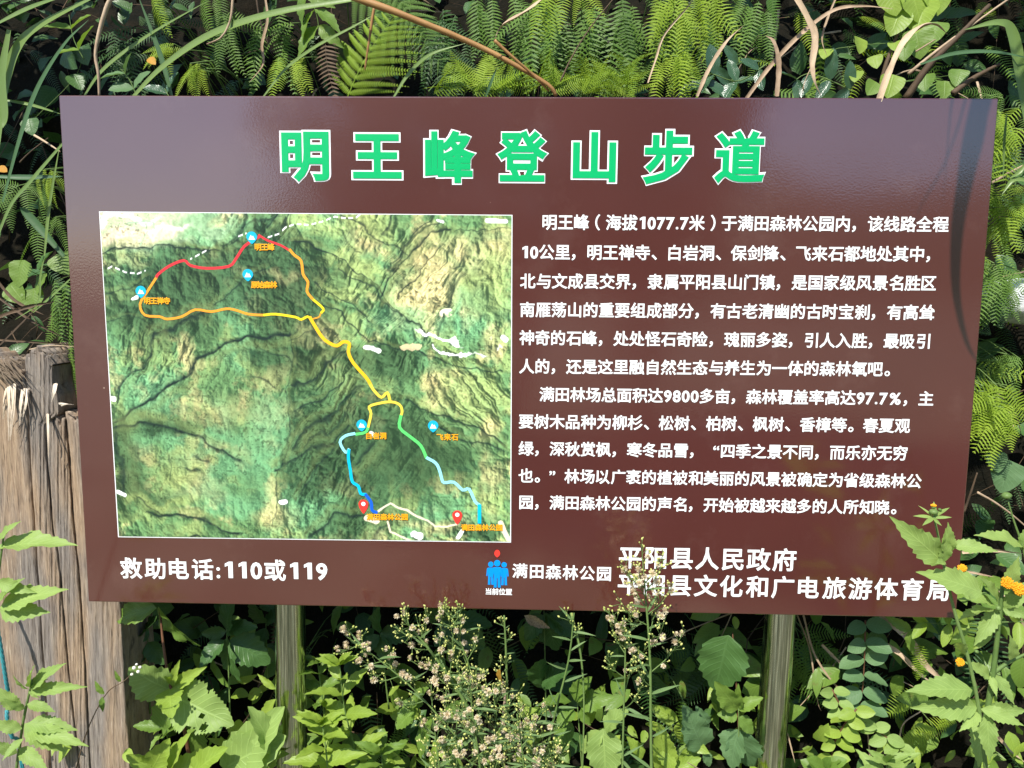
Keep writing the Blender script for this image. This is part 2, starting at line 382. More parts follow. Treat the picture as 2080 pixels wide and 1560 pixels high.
    # shaded gullies
    G = [([(208, 507), (270, 502), (330, 503), (400, 510), (450, 508)], 2.5, .9), ([(455, 507), (480, 470), (515, 446), (560, 440)], 5, .6), ([(324, 672), (366, 652), (389, 639), (430, 636)], 6, .8),
         ([(324, 672), (303, 700), (300, 724), (270, 755), (242, 782), (236, 810)], 5, .8), ([(597, 675), (494, 686), (455, 706), (427, 724), (370, 769), (303, 813), (236, 857)], 7.5, .95),
         ([(232, 868), (281, 858), (337, 861), (382, 881), (422, 903), (490, 935)], 7, .8), ([(240, 880), (245, 930), (255, 1000)], 10, .65), ([(288, 1014), (319, 1034), (360, 1049), (427, 1062), (494, 1088)], 5, .8),
         ([(301, 1043), (340, 1042), (382, 1055), (430, 1066)], 5, .9), ([(345, 1082), (400, 1084)], 6, .8), ([(596, 668), (589, 762), (586, 799), (592, 857), (589, 924), (572, 958), (562, 1025), (555, 1060)], 2, .6),
         ([(592, 789), (640, 760), (700, 719)], 6, .75), ([(599, 907), (650, 860), (700, 810), (740, 790)], 6, .75), ([(579, 941), (640, 905), (700, 870)], 5, .7), ([(600, 838), (650, 810), (690, 785)], 4, .7),
         ([(610, 1000), (650, 950), (670, 900)], 4, .6), ([(600, 495), (634, 495), (690, 527), (735, 563), (780, 600), (824, 645), (869, 679)], 2.6, .9), ([(683, 549), (757, 590), (815, 639)], 3, .8),
         ([(645, 576), (712, 621), (755, 652)], 3, .8), ([(640, 620), (690, 639), (757, 690), (791, 708), (847, 711), (914, 740), (1026, 758)], 3.2, .85), ([(914, 462), (875, 478), (847, 504), (813, 530), (786, 576), (777, 601)], 4.5, .95),
         ([(892, 452), (850, 474), (824, 500), (797, 549)], 4, .85), ([(870, 452), (835, 480), (800, 530)], 3, .7), ([(896, 504), (858, 542), (815, 600)], 2.4, .8), ([(940, 545), (915, 552)], 3, .6), ([(780, 470), (802, 439)], 6, .7),
         ([(948, 562), (914, 600), (896, 675)], 6, .5), ([(820, 818), (869, 834), (937, 850), (1026, 899)], 4, .85), ([(892, 865), (959, 895), (1026, 912)], 4, .8), ([(757, 906), (726, 940)], 7, .7),
         ([(634, 1092), (679, 1052), (735, 1045), (757, 1055)], 6, .8), ([(757, 1097), (790, 1063)], 7, .6), ([(720, 450), (800, 500), (830, 512)], 2.5, .7), ([(700, 440), (742, 462)], 4, .7), ([(530, 700), (590, 740)], 3, .5),
         ([(510, 760), (560, 790)], 4, .6), ([(590, 690), (660, 672), (700, 700)], 3, .5), ([(925, 460), (1035, 467)], 2, .6), ([(215, 590), (260, 588), (300, 560)], 3, .6), ([(215, 648), (300, 650)], 2, .5),
         ([(440, 620), (500, 570), (530, 545)], 4, .6), ([(630, 900), (700, 840)], 4, .5), ([(500, 440), (470, 500)], 5, .6), ([(560, 436), (540, 462)], 4, .7), ([(590, 436), (570, 465)], 4, .6), ([(400, 930), (425, 945)], 5, .7), ([(380, 948), (400, 965)], 5, .7),
         ([(350, 930), (345, 965)], 3, .5), ([(576, 958), (566, 962)], 5, .9)]
    for poly, wd, k in G:
        d, s = dist(poly, 1.3)
        lay(np.exp(-(d / (wd * .75)) ** 2 * np.where(s > 0, 1.0, 5.0)) * (.6 + .9 * n3), slate, k)
        lay(np.exp(-((d - wd * 2.2) / (wd * 1.4)) ** 2) * (s < 0), yel, .35 * k)
    # tree-crown speckle
    sp = fbm2(sh, (120, 150), 2, 31, .7)
    C = C * (1 + .5 * (sp - .5)[..., None]) ; C = C * (1 - .5 * (st(sp, .60, .78) * st(n4, .35, .6))[..., None])
    # village, roads, blank marks of the print
    Wt = A(245, 246, 238); Rd = A(226, 212, 182)
    d, _ = dist([(824, 648), (847, 672), (870, 676), (925, 683), (960, 700), (975, 710), (1020, 700)], 2.2); lay((d < 3.2) * st(n2, .45, .52), Wt, .9)
    d, _ = dist([(880, 690), (890, 712), (915, 714), (965, 712), (975, 690)], 2.2); lay((d < 2.6) * st(n2, .43, .52), Wt, .9)
    d, _ = dist([(880, 655), (905, 640), (912, 630)], 2); lay((d < 5) * st(n2, .42, .5), A(240, 225, 190), .9)
    d, _ = dist([(810, 705), (850, 708)], 2); lay((d < 7), A(228, 210, 165), .7)
    for pl, wd in (([(769, 1040), (795, 1025), (812, 1032), (826, 1035), (850, 1047), (873, 1055), (886, 1068), (910, 1068), (930, 1065)], 1.5), ([(787, 1062), (793, 1080), (812, 1090), (832, 1097)], 1.4),
                   ([(1016, 1058), (1024, 1078), (1034, 1098)], 5), ([(745, 1052), (765, 1060)], 6)):
        d, _ = dist(pl, .5); lay(np.clip((wd + 1 - d), 0, 1), Rd, .95)
    for pl, wd in (([(224, 807), (230, 808)], 5), ([(238, 999), (256, 1006)], 4.5), ([(571, 1019), (581, 1018)], 5), ([(745, 704), (770, 715)], 4.5), ([(990, 447), (1026, 449)], 5), ([(840, 1086), (852, 1090)], 8),
                   ([(938, 1080), (930, 1094)], 4.5), ([(754, 879), (764, 886)], 4), ([(271, 608), (280, 604)], 4), ([(888, 446), (900, 449)], 3), ([(1024, 684), (1030, 690)], 5)):
        d, _ = dist(pl, .5); lay(np.clip((wd * (.55 + .5 * n3 * 1.4) + .6 - d), 0, 1), Wt, 1)
    for pl in ([(217, 547), (228, 541), (255, 553), (280, 556), (295, 550)], [(388, 526), (425, 506)], [(485, 480), (500, 474)], [(545, 482), (567, 475), (580, 462), (600, 455), (628, 457), (655, 450), (680, 440), (700, 443), (722, 443), (735, 433)]):
        d, _ = dist(pl, 0); dash = (np.sin((X * K) * .42) > -.35); lay(np.clip(1.9 - d, 0, 1) * dash, Wt, .95)
    for pl in ([(260, 453), (300, 449), (312, 452), (314, 465)], [(300, 470), (285, 498)]):
        d, _ = dist(pl, 0); lay(np.clip(1.8 - d, 0, 1), A(160, 195, 160), .8)
    C = np.clip(C, 0, 1); lum = C.mean(-1, keepdims=True); C = np.clip(C * (.54 + 1.22 * lum) * .96, 0, 1)
    globals()['MAPC'] = C
    me = bpy.data.meshes.new('map_picture')
    verts = np.stack([X, np.full(sh, -0.0010), Z], -1).reshape(-1, 3)
    idx = np.arange(MW * MH).reshape(MH, MW)
    q = np.stack([idx[1:, :-1], idx[1:, 1:], idx[:-1, 1:], idx[:-1, :-1]], -1).reshape(-1, 4)
    me.vertices.add(len(verts)); me.vertices.foreach_set('co', verts.ravel().astype(np.float32))
    me.loops.add(q.size); me.loops.foreach_set('vertex_index', q.ravel().astype(np.int32))
    me.polygons.add(len(q)); me.polygons.foreach_set('loop_start', np.arange(0, q.size, 4, dtype=np.int32))
    me.update(calc_edges=True)
    ca = me.color_attributes.new('ink', 'FLOAT_COLOR', 'POINT')
    ca.data.foreach_set('color', np.concatenate([C.reshape(-1, 3), np.ones((MW * MH, 1))], 1).ravel().astype(np.float32))
    return me
def ink_mat():
    m, t, p, o = newmat('map_ink')
    a = N(t, 'ShaderNodeVertexColor', layer_name='ink'); t.links.new(a.outputs[0], p.inputs['Base Color'])
    p.inputs['Roughness'].default_value = .45; p.inputs['Specular IOR Level'].default_value = .3
    return m
M['ink'] = ink_mat()
mapo = ob('map_picture', build_map(), sign, M['ink'])
# thin white margin of the print
mb = MB(); q = [B(201.3, 429.5), B(1041, 436.5), B(1038, 1102), B(240, 1091)]
mb.add([(p.x, -.0004, p.z) for p in q], [(3, 2, 1, 0)]); ob('white_margin', mb.mesh('white_margin', False), mapo, M['white'])
def ribbon(name, poly, wd, mat, y=-.0014, n=6):
    P = smooth_path([B(a, b) for a, b in poly], (len(poly) - 1) * n + 1) if n > 1 else [B(a, b) for a, b in poly]
    mb = MB(); V = []; F = []; h = wd * mp(0) / 2
    for i, p in enumerate(P):
        d = P[min(i + 1, len(P) - 1)] - P[max(i - 1, 0)]; d.y = 0; d.normalize(); nn = Vector((-d.z, 0, d.x))
        V += [(p.x + nn.x * h, y, p.z + nn.z * h), (p.x - nn.x * h, y, p.z - nn.z * h)]
    for i in range(len(P) - 1): F.append((2 * i, 2 * i + 1, 2 * i + 3, 2 * i + 2))
    mb.add(V, F); return ob(name, mb.mesh(name, False), mapo, M[mat])
R_ = [('route_red', 5.5, [(317, 566), (322, 557), (345, 540), (374, 529), (387, 539), (420, 545), (465, 541), (480, 525), (497, 500), (522, 484), (530, 479)]), ('route_red', 4.5, [(525, 477), (545, 489), (570, 498), (589, 509)]),
      ('route_orange', 5.5, [(588, 506), (598, 518), (612, 530), (616, 557), (626, 573), (624, 592), (636, 608)]), ('route_yellow', 5, [(636, 608), (657, 627), (652, 636)]), ('route_orange', 3, [(652, 636), (648, 644), (634, 648)]),
      ('route_orange', 5, [(318, 564), (300, 592), (285, 618), (295, 640), (325, 643), (340, 648), (370, 643), (397, 629), (430, 633), (460, 627), (480, 630), (505, 638), (535, 640)]),
      ('route_yellow', 5, [(535, 640), (560, 638), (600, 644), (612, 649), (625, 643), (633, 649)]),
      ('route_gold', 7, [(629, 643), (640, 662), (655, 685), (670, 697), (685, 702), (698, 694), (710, 698), (708, 715), (718, 737), (745, 768), (755, 785)]),
      ('route_lemon', 6, [(752, 780), (760, 793), (775, 807), (787, 797), (793, 816)]), ('route_lemon', 5.5, [(747, 872), (754, 840), (750, 826), (770, 819), (795, 816), (812, 822), (817, 835), (814, 846)]),
      ('route_green', 6, [(748, 868), (742, 878), (722, 882)]), ('route_pale', 6, [(722, 880), (702, 885), (691, 898), (703, 919), (710, 911)]),
      ('route_cyan', 6.5, [(709, 912), (708, 930), (712, 955), (716, 978), (728, 987), (733, 1002), (744, 1004)]), ('route_blue', 6.5, [(742, 1003), (754, 1020), (756, 1036), (767, 1041)]),
      ('route_green', 6.5, [(815, 843), (812, 868), (835, 888), (855, 905), (867, 931)]), ('route_pale', 6.5, [(866, 929), (885, 940), (893, 955), (897, 970), (902, 980), (922, 979), (940, 995), (953, 993), (965, 1018), (975, 1026)]),
      ('route_cyan', 7.5, [(974, 1024), (974, 1063)])]
for i, (mt, wd, poly) in enumerate(R_):
    ribbon('trail_line', poly, wd, mt, y=-.0013 - .00003 * i, n=3)
def disc(name, cx, cy, rx, ry, mat, y, parent=mapo, n=20, tip=0.0):
    c = B(cx, cy); k = mp(0); V = []
    for i in range(n):
        th = 2 * math.pi * i / n; x = math.cos(th) * rx; z = math.sin(th) * ry
        if tip and z < 0: x *= 1 - .55 * (-z / ry) ** 1.5; z *= 1 + tip
        V.append((c.x + x * k, y, c.z + z * k))
    mb = MB(); mb.add(V, [tuple(range(n))]); return ob(name, mb.mesh(name, False), parent, M[mat])
def poly(name, pts, mat, y, parent):
    mb = MB(); P = [B(a, b) for a, b in pts]; mb.add([(p.x, y, p.z) for p in P], [tuple(range(len(P)))[::-1]])
    return ob(name, mb.mesh(name, False), parent, M[mat])
for cx, cy in ((512, 482), (504, 558), (287, 592), (735, 863), (880, 865)):
    d = disc('summit_icon', cx, cy, 11, 11.5, 'pin_cyan', -.0022, tip=.15)
    poly('mountain_mark', [(cx - 6.5, cy + 5), (cx - 2, cy - 5), (cx + .5, cy - 1), (cx + 2.5, cy - 3), (cx + 7, cy + 5)], 'white', -.0024, d)
for cx, cy in ((738.5, 1024), (929, 1046)):
    d = disc('location_pin', cx, cy, 10.5, 10.5, 'red_print', -.0022, tip=.9)
    disc('pin_dot', cx, cy - 1, 4.5, 4.5, 'white', -.0024, d, 14)
for s, cx, cy, wd in (('明王峰', 538, 502, 39), ('原始森林', 537, 578.5, 51), ('明王禅寺', 320, 611, 52), ('白岩洞', 764, 885, 42), ('飞来石', 909, 887.5, 44), ('满田森林公园', 787, 1049.5, 84), ('满田森林公园', 979, 1071, 84)):
    line('map_label', s, cx - wd / 2, cy, cx + wd / 2, cy, 13.5, .036, [(0, 0)], 'orange_print', mapo, -.0026)
# people symbol
ic = empty('people_symbol', B(1010, 1160)); ic.parent = sign; ic.location = B(1010, 1160)
def icp(name, pts, mat, y):
    c = B(1010, 1160); mb = MB(); P = [B(a, b) for a, b in pts]
    mb.add([(p.x - c.x, y, p.z - c.z) for p in P], [tuple(range(len(P)))[::-1]]); return ob(name, mb.mesh(name, False), ic, M[mat])
def circ(cx, cy, r, n=16, tip=0):
    return [(cx + r * math.cos(2 * math.pi * i / n) * (1 - (.5 * max(0, math.sin(2 * math.pi * i / n)) ** 2 if tip else 0)), cy + r * math.sin(2 * math.pi * i / n) * (1.3 if tip else 1)) for i in range(n)]
def man(cx, hy, s, y):
    icp('symbol_head', circ(cx, hy, 6.3 * s), 'blue_print', y)
    b = [(-9.5, 10), (-6.5, 7.5), (6.5, 7.5), (9.5, 10), (11, 26), (8.5, 28), (6.8, 17), (6.4, 28), (6.8, 44), (7.5, 47), (1.2, 47), (.8, 29), (-.8, 29), (-1.2, 47), (-7.5, 47), (-6.8, 44), (-6.4, 28), (-6.8, 17), (-8.5, 28), (-11, 26)]
    icp('symbol_body', [(cx + a * s * .95, hy + b_ * s) for a, b_ in b], 'blue_print', y)
man(997, 1146, .88, -.0008); man(1024, 1147, .88, -.0009); man(1010, 1143.5, 1.05, -.0016)
icp('symbol_marker', circ(1010, 1124, 6, tip=1), 'red_print', -.0016)

# ------------------------------------------------------------------ steel posts
def steel():
    m, t, p, o = newmat('stainless_steel')
    p.inputs['Metallic'].default_value = 1.0
    tc = N(t, 'ShaderNodeTexCoord'); mp_ = N(t, 'ShaderNodeMapping'); mp_.inputs['Scale'].default_value = (130, 130, 2.2)
    t.links.new(tc.outputs['Object'], mp_.inputs[0])
    n = N(t, 'ShaderNodeTexNoise', Scale=2.0, Detail=4.0, Roughness=.7); t.links.new(mp_.outputs[0], n.inputs[0])
    t.links.new(ramp(t, [(.35, (.16, .165, .12)), (.5, (.40, .41, .32)), (.62, (.82, .83, .72))], n.outputs[0]), p.inputs['Base Color'])  # olive tint and bright-dark streaks put the reflections into the steel's colour
    r = N(t, 'ShaderNodeMapRange'); r.inputs[3].default_value = .10; r.inputs[4].default_value = .30; p.inputs['Coat Weight'].default_value = 1.0; p.inputs['Coat Roughness'].default_value = .02; p.inputs['Coat IOR'].default_value = 1.9
    t.links.new(n.outputs[0], r.inputs[0]); t.links.new(r.outputs[0], p.inputs['Roughness'])
    b = N(t, 'ShaderNodeBump', Strength=.02, Distance=.0005); t.links.new(n.outputs[0], b.inputs['Height']); t.links.new(b.outputs[0], p.inputs['Normal'])
    return m
M['steel'] = steel()
for (tx, ty, bx, by) in ((589, 1240, 594, 1560), (1585, 1250, 1562, 1560)):
    Y = SIGN_D + .0365; top = at(tx, ty, Y); bot = at(bx, by, Y); d = (bot - top) / (top.z - bot.z)
    a = top - d * (Z1 - .04 - top.z); g = top + d * (top.z + .15)
    mb = MB(); tube(mb, [a.lerp(g, i / 8) for i in range(9)], .0360, 40)
    me = mb.mesh('post'); ob('post', me, sign, M['steel'])
# ------------------------------------------------------------------ fast builder for many repeated leaves
class NB:
    def __init__(s): s.V = []; s.L = []; s.T = []; s.UV = []; s.A = []; s.n = 0
    def add(s, tpl, M4, tint=0.5):
        V, L, T, UV = tpl
        m = np.array(M4); s.V.append(V @ m[:3, :3].T + m[:3, 3]); s.L.append(L + s.n); s.T.append(T); s.UV.append(UV)
        s.A.append(np.full(len(V), tint, dtype=np.float32)); s.n += len(V)
    def mesh(s, name, smooth=True):
        return arr_mesh(name, (np.concatenate(s.V), np.concatenate(s.L), np.concatenate(s.T), np.concatenate(s.UV)), np.concatenate(s.A), smooth)
def arr_mesh(name, tpl, tint=None, smooth=True):
    V, L, T, UV = tpl
    me = bpy.data.meshes.new(name)
    me.vertices.add(len(V)); me.vertices.foreach_set('co', V.astype(np.float32).ravel())
    me.loops.add(len(L)); me.loops.foreach_set('vertex_index', L.astype(np.int32))
    me.polygons.add(len(T)); me.polygons.foreach_set('loop_start', np.concatenate([[0], np.cumsum(T)[:-1]]).astype(np.int32))
    me.update(calc_edges=True)
    ul = me.uv_layers.new(name='UVMap'); ul.data.foreach_set('uv', UV[L].astype(np.float32).ravel())
    a = me.attributes.new('tint', 'FLOAT', 'POINT'); a.data.foreach_set('value', (tint if tint is not None else np.full(len(V), .5)).astype(np.float32))
    me.polygons.foreach_set('use_smooth', [smooth] * len(me.polygons))
    return me
def tpl_from(V, F, UV):
    return (np.array(V, dtype=np.float64), np.concatenate([np.array(f) for f in F]).astype(np.int64), np.array([len(f) for f in F]), np.array(UV, dtype=np.float64))
def orient(base, d, up, sc=(1, 1, 1)):
    """matrix whose +Y runs along d and whose +Z faces up"""
    y = Vector(d).normalized(); z = Vector(up) - y * Vector(up).dot(y)
    if z.length < 1e-4: z = Vector((0.3, 0.5, 0.8)) - y * y.dot(Vector((.3, .5, .8)))
    z.normalize(); x = y.cross(z)
    if not hasattr(sc, '__len__'): sc = (sc, sc, sc)
    m = Matrix((x * sc[0], y * sc[1], z * sc[2])).transposed().to_4x4(); m.translation = Vector(base); return m
def rv(s=1.0): return Vector((random.gauss(0, s), random.gauss(0, s), random.gauss(0, s)))

def leaf_tpl(W=.4, nt=10, ns=4, peak=.4, tip=1.0, ser=0, serd=0.0, fold=.22, droop=.18, wave=.03, base_round=.5, seed=0):
    """unit-length leaf along +Y; W full width; V fold, droop and wavy margin"""
    rng = random.Random(seed); V = []; UV = []; F = []
    for i in range(nt + 1):
        t = i / nt
        # smooth profile: power rise to the peak, power fall to the tip
        if t < peak: w_ = (math.sin(t / peak * math.pi / 2)) ** base_round
        else: w_ = (math.cos((t - peak) / (1 - peak) * math.pi / 2)) ** tip
        w_ = max(w_, .02) * W / 2
        cz = -droop * t * t
        for j in range(ns + 1):
            s_ = j / ns * 2 - 1
            x = s_ * w_
            if abs(s_) == 1 and ser and 0 < i < nt:
                x *= 1 + (serd if i % 2 else -serd)
                tt = t + (.35 / nt if i % 2 else 0)
            else: tt = t
            z = cz + abs(s_) ** 1.3 * w_ * fold * 2 + wave * math.sin(t * 17 + seed + s_ * 2) * abs(s_) * w_ / (W / 2)
            V.append((x, tt, z)); UV.append((tt, (s_ + 1) / 2))
    for i in range(nt):
        for j in range(ns):
            a = i * (ns + 1) + j; F.append((a, a + 1, a + ns + 2, a + ns + 1))
    return tpl_from(V, F, UV)
def comb_tpl(n=38, hw=.14, droop=.25, fwd=.35, pdroop=.25, peak=.25, curl=.0, w_=.62, seed=0, rachis=.004):
    """once-pinnate frond of unit length with n pairs of narrow pinnules"""
    rng = random.Random(seed); V = []; F = []; UV = []
    def P(t): return Vector((curl * t * t, t, -droop * t * t))
    for i in range(n):
        t = (i + .5) / n
        L = hw * (min(1, (t + .06) / peak) ** .6 if t < peak else (max(0.03, 1 - ((t - peak) / (1 - peak)) ** 1.9)) ** .85)
        L *= rng.uniform(.9, 1.06)
        for sg in (-1, 1):
            b = P(t); d = Vector((sg, fwd + .25 * t + rng.uniform(-.06, .06), 0)).normalized()
            e = Vector((0, 1, 0)); ww = w_ / n
            m = b + d * L * .55 + Vector((0, 0, -pdroop * L * .25)); tp = b + d * L + Vector((0, 0, -pdroop * L))
            k = len(V)
            V += [tuple(b - e * ww * .5), tuple(b + e * ww * .5), tuple(m + e * ww * .48), tuple(m - e * ww * .48), tuple(tp + e * ww * .1), tuple(tp - e * ww * .1)]
            UV += [(0, 0), (0, 1), (.55, 1), (.55, 0), (1, .6), (1, .4)]
            if sg > 0: F += [(k, k + 3, k + 2, k + 1), (k + 3, k + 5, k + 4, k + 2)]
            else: F += [(k, k + 1, k + 2, k + 3), (k + 3, k + 2, k + 4, k + 5)]
    k = len(V); m = 8
    for i in range(m + 1):
        p = P(i / m); r = rachis * (1 - .7 * i / m)
        for a in range(3): V.append((p.x + r * math.cos(a * 2.094), p.y, p.z + r * math.sin(a * 2.094))); UV.append((.02, .5))
    for i in range(m):
        for a in range(3): F.append((k + i * 3 + a, k + i * 3 + (a + 1) % 3, k + i * 3 + 3 + (a + 1) % 3, k + i * 3 + 3 + a))
    return tpl_from(V, F, UV)
def merge_tpl(items):
    b = NB()
    for t, m in items: b.add(t, m)
    return (np.concatenate(b.V), np.concatenate(b.L), np.concatenate(b.T), np.concatenate(b.UV))
def bipinnate_tpl(n=15, seed=0, droop=.3, spread=.42, up=.55):
    rng = random.Random(seed); it = []; pin = [comb_tpl(24, .085, .5, .3, .3, .15, w_=.7, seed=k) for k in range(3)]
    for i in range(n):
        t = .08 + .88 * (i + .5) / n; L = spread * (1 - ((t - .3) / .75) ** 2 if t > .3 else .8 + t * .66)
        for sg in (-1, 1):
            b = Vector((0, t, -droop * t * t)); d = Vector((sg, up + rng.uniform(-.08, .08), rng.uniform(.0, .12)))
            it.append((rng.choice(pin), orient(b, d, (0, 0, 1), max(L, .05))))
    V, L_, T, UV = merge_tpl(it)
    mb = MB(); tube(mb, [Vector((0, i / 10, -droop * (i / 10) ** 2)) for i in range(11)], lambda t: .007 * (1 - .8 * t), 4)
    st = tpl_from(mb.v, mb.f, [(.02, .5)] * len(mb.v))
    return merge_tpl([((V, L_, T, UV), Matrix.Identity(4)), (st, Matrix.Identity(4))])

# ------------------------------------------------------------------ plant materials
def leafmat(name, c1, c2, trans=.3, rough=.45, spec=.4, veins=.25, vn=9.0, tcol=None, spots=0.0):
    m, t, p, o = newmat(name)
    oi = N(t, 'ShaderNodeObjectInfo'); at_ = N(t, 'ShaderNodeAttribute', attribute_name='tint')
    uv = N(t, 'ShaderNodeUVMap'); sp = N(t, 'ShaderNodeSeparateXYZ'); t.links.new(uv.outputs[0], sp.inputs[0])
    ad = N(t, 'ShaderNodeMath', operation='ADD'); t.links.new(oi.outputs['Random'], ad.inputs[0]); t.links.new(at_.outputs['Fac'], ad.inputs[1])
    fr = N(t, 'ShaderNodeMath', operation='FRACT'); t.links.new(ad.outputs[0], fr.inputs[0])
    tc = N(t, 'ShaderNodeTexCoord')
    no = N(t, 'ShaderNodeTexNoise', Scale=14.0, Detail=4.0); t.links.new(tc.outputs['Object'], no.inputs[0])
    m1 = N(t, 'ShaderNodeMath', operation='MULTIPLY_ADD'); m1.inputs[1].default_value = .7; t.links.new(fr.outputs[0], m1.inputs[0])
    m2 = N(t, 'ShaderNodeMath', operation='MULTIPLY'); m2.inputs[1].default_value = .5; t.links.new(no.outputs[0], m2.inputs[0]); t.links.new(m2.outputs[0], m1.inputs[2])
    c = mixc(t, m1.outputs[0], c1, c2)
    # veins: side veins leaving the midrib, midrib itself
    s0 = N(t, 'ShaderNodeMath', operation='SUBTRACT'); s0.inputs[1].default_value = .5; t.links.new(sp.outputs[1], s0.inputs[0])
    ab = N(t, 'ShaderNodeMath', operation='ABSOLUTE'); t.links.new(s0.outputs[0], ab.inputs[0])
    a1 = N(t, 'ShaderNodeMath', operation='MULTIPLY_ADD'); a1.inputs[1].default_value = -.55; t.links.new(ab.outputs[0], a1.inputs[0]); t.links.new(sp.outputs[0], a1.inputs[2])
    a2 = N(t, 'ShaderNodeMath', operation='MULTIPLY'); a2.inputs[1].default_value = vn; t.links.new(a1.outputs[0], a2.inputs[0])
    a3 = N(t, 'ShaderNodeMath', operation='PINGPONG'); a3.inputs[1].default_value = .5; t.links.new(a2.outputs[0], a3.inputs[0])
    vr = ramp(t, [(.0, (1, 1, 1)), (.12, (0, 0, 0))], a3.outputs[0])
    mr = ramp(t, [(.0, (1, 1, 1)), (.035, (0, 0, 0))], ab.outputs[0])
    mx = N(t, 'ShaderNodeMath', operation='MAXIMUM'); t.links.new(vr, mx.inputs[0]); t.links.new(mr, mx.inputs[1])
    mv = N(t, 'ShaderNodeMath', operation='MULTIPLY'); mv.inputs[1].default_value = veins; t.links.new(mx.outputs[0], mv.inputs[0])
    light = tuple(min(1, x * 1.7 + .03) for x in c2)
    c = mixc(t, mv.outputs[0], c, light)
    if spots:
        n3 = N(t, 'ShaderNodeTexNoise', Scale=38.0, Detail=2.0); t.links.new(tc.outputs['Object'], n3.inputs[0])
        sr = ramp(t, [(.64, (0, 0, 0)), (.72, (1, 1, 1))], n3.outputs[0]); ms = N(t, 'ShaderNodeMath', operation='MULTIPLY'); ms.inputs[1].default_value = spots
        t.links.new(sr, ms.inputs[0]); c = mixc(t, ms.outputs[0], c, (.16, .10, .035))
    t.links.new(c, p.inputs['Base Color'])
    p.inputs['Roughness'].default_value = rough; p.inputs['Specular IOR Level'].default_value = spec
    bp = N(t, 'ShaderNodeBump', Strength=.35, Distance=.002); t.links.new(mx.outputs[0], bp.inputs['Height'])
    nb = N(t, 'ShaderNodeTexNoise', Scale=160.0, Detail=2.0); t.links.new(tc.outputs['Object'], nb.inputs[0])
    b2 = N(t, 'ShaderNodeBump', Strength=.2, Distance=.001); t.links.new(nb.outputs[0], b2.inputs['Height']); t.links.new(bp.outputs[0], b2.inputs['Normal'])
    t.links.new(b2.outputs[0], p.inputs['Normal'])
    tr = N(t, 'ShaderNodeBsdfTranslucent'); ct = mixc(t, .55, c, tcol or (c2[0] * 1.8 + .02, c2[1] * 1.9, c2[2] * .8)); t.links.new(ct, tr.inputs[0])
    ms = N(t, 'ShaderNodeMixShader'); ms.inputs[0].default_value = trans
    t.links.new(p.outputs[0], ms.inputs[1]); t.links.new(tr.outputs[0], ms.inputs[2]); t.links.new(ms.outputs[0], o.inputs[0])
    return m
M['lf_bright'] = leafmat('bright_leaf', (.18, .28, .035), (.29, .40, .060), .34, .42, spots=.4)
M['lf_mid'] = leafmat('mid_leaf', (.10, .19, .030), (.17, .27, .045), .30, .42, spots=.5)
M['lf_dark'] = leafmat('shade_toned_leaf', (.036, .092, .024), (.070, .150, .038), .22, .36)  # darker leaf copy, with shade put into its colour
M['lf_gloss'] = leafmat('glossy_leaf', (.030, .075, .040), (.055, .12, .055), .15, .22, .6, veins=.12)
M['lf_blue'] = leafmat('greyish_leaf', (.085, .17, .075), (.13, .23, .095), .26, .5, .3, veins=.22, vn=8)
M['lf_weed'] = leafmat('pale_weed_leaf', (.19, .29, .075), (.27, .38, .10), .28, .5, .3, veins=.3, vn=10)
M['fern_bright'] = leafmat('bright_fern', (.17, .29, .020), (.30, .41, .035), .36, .5, .3, veins=.0)  # lime green, brightened in colour to stand for sunlit fronds
M['fern_mid'] = leafmat('green_fern', (.070, .150, .024), (.14, .25, .036), .30, .45, .35, veins=.0)
M['fern_dark'] = leafmat('shade_toned_fern', (.026, .070, .018), (.055, .125, .030), .2, .4, .4, veins=.0)  # darker fern copy: the shade of the hollows is in the colour
M['grass'] = leafmat('grass_blade', (.095, .17, .040), (.16, .24, .060), .33, .38, .45, veins=.25, vn=0.0)
M['grass_dark'] = leafmat('shade_toned_grass', (.035, .085, .035), (.06, .13, .045), .25, .4, .4, veins=.2, vn=0.0)  # darker copy of the grass, shade painted into the green
M['linear'] = leafmat('narrow_leaf', (.10, .18, .06), (.16, .25, .09), .25, .5, .3, veins=0)
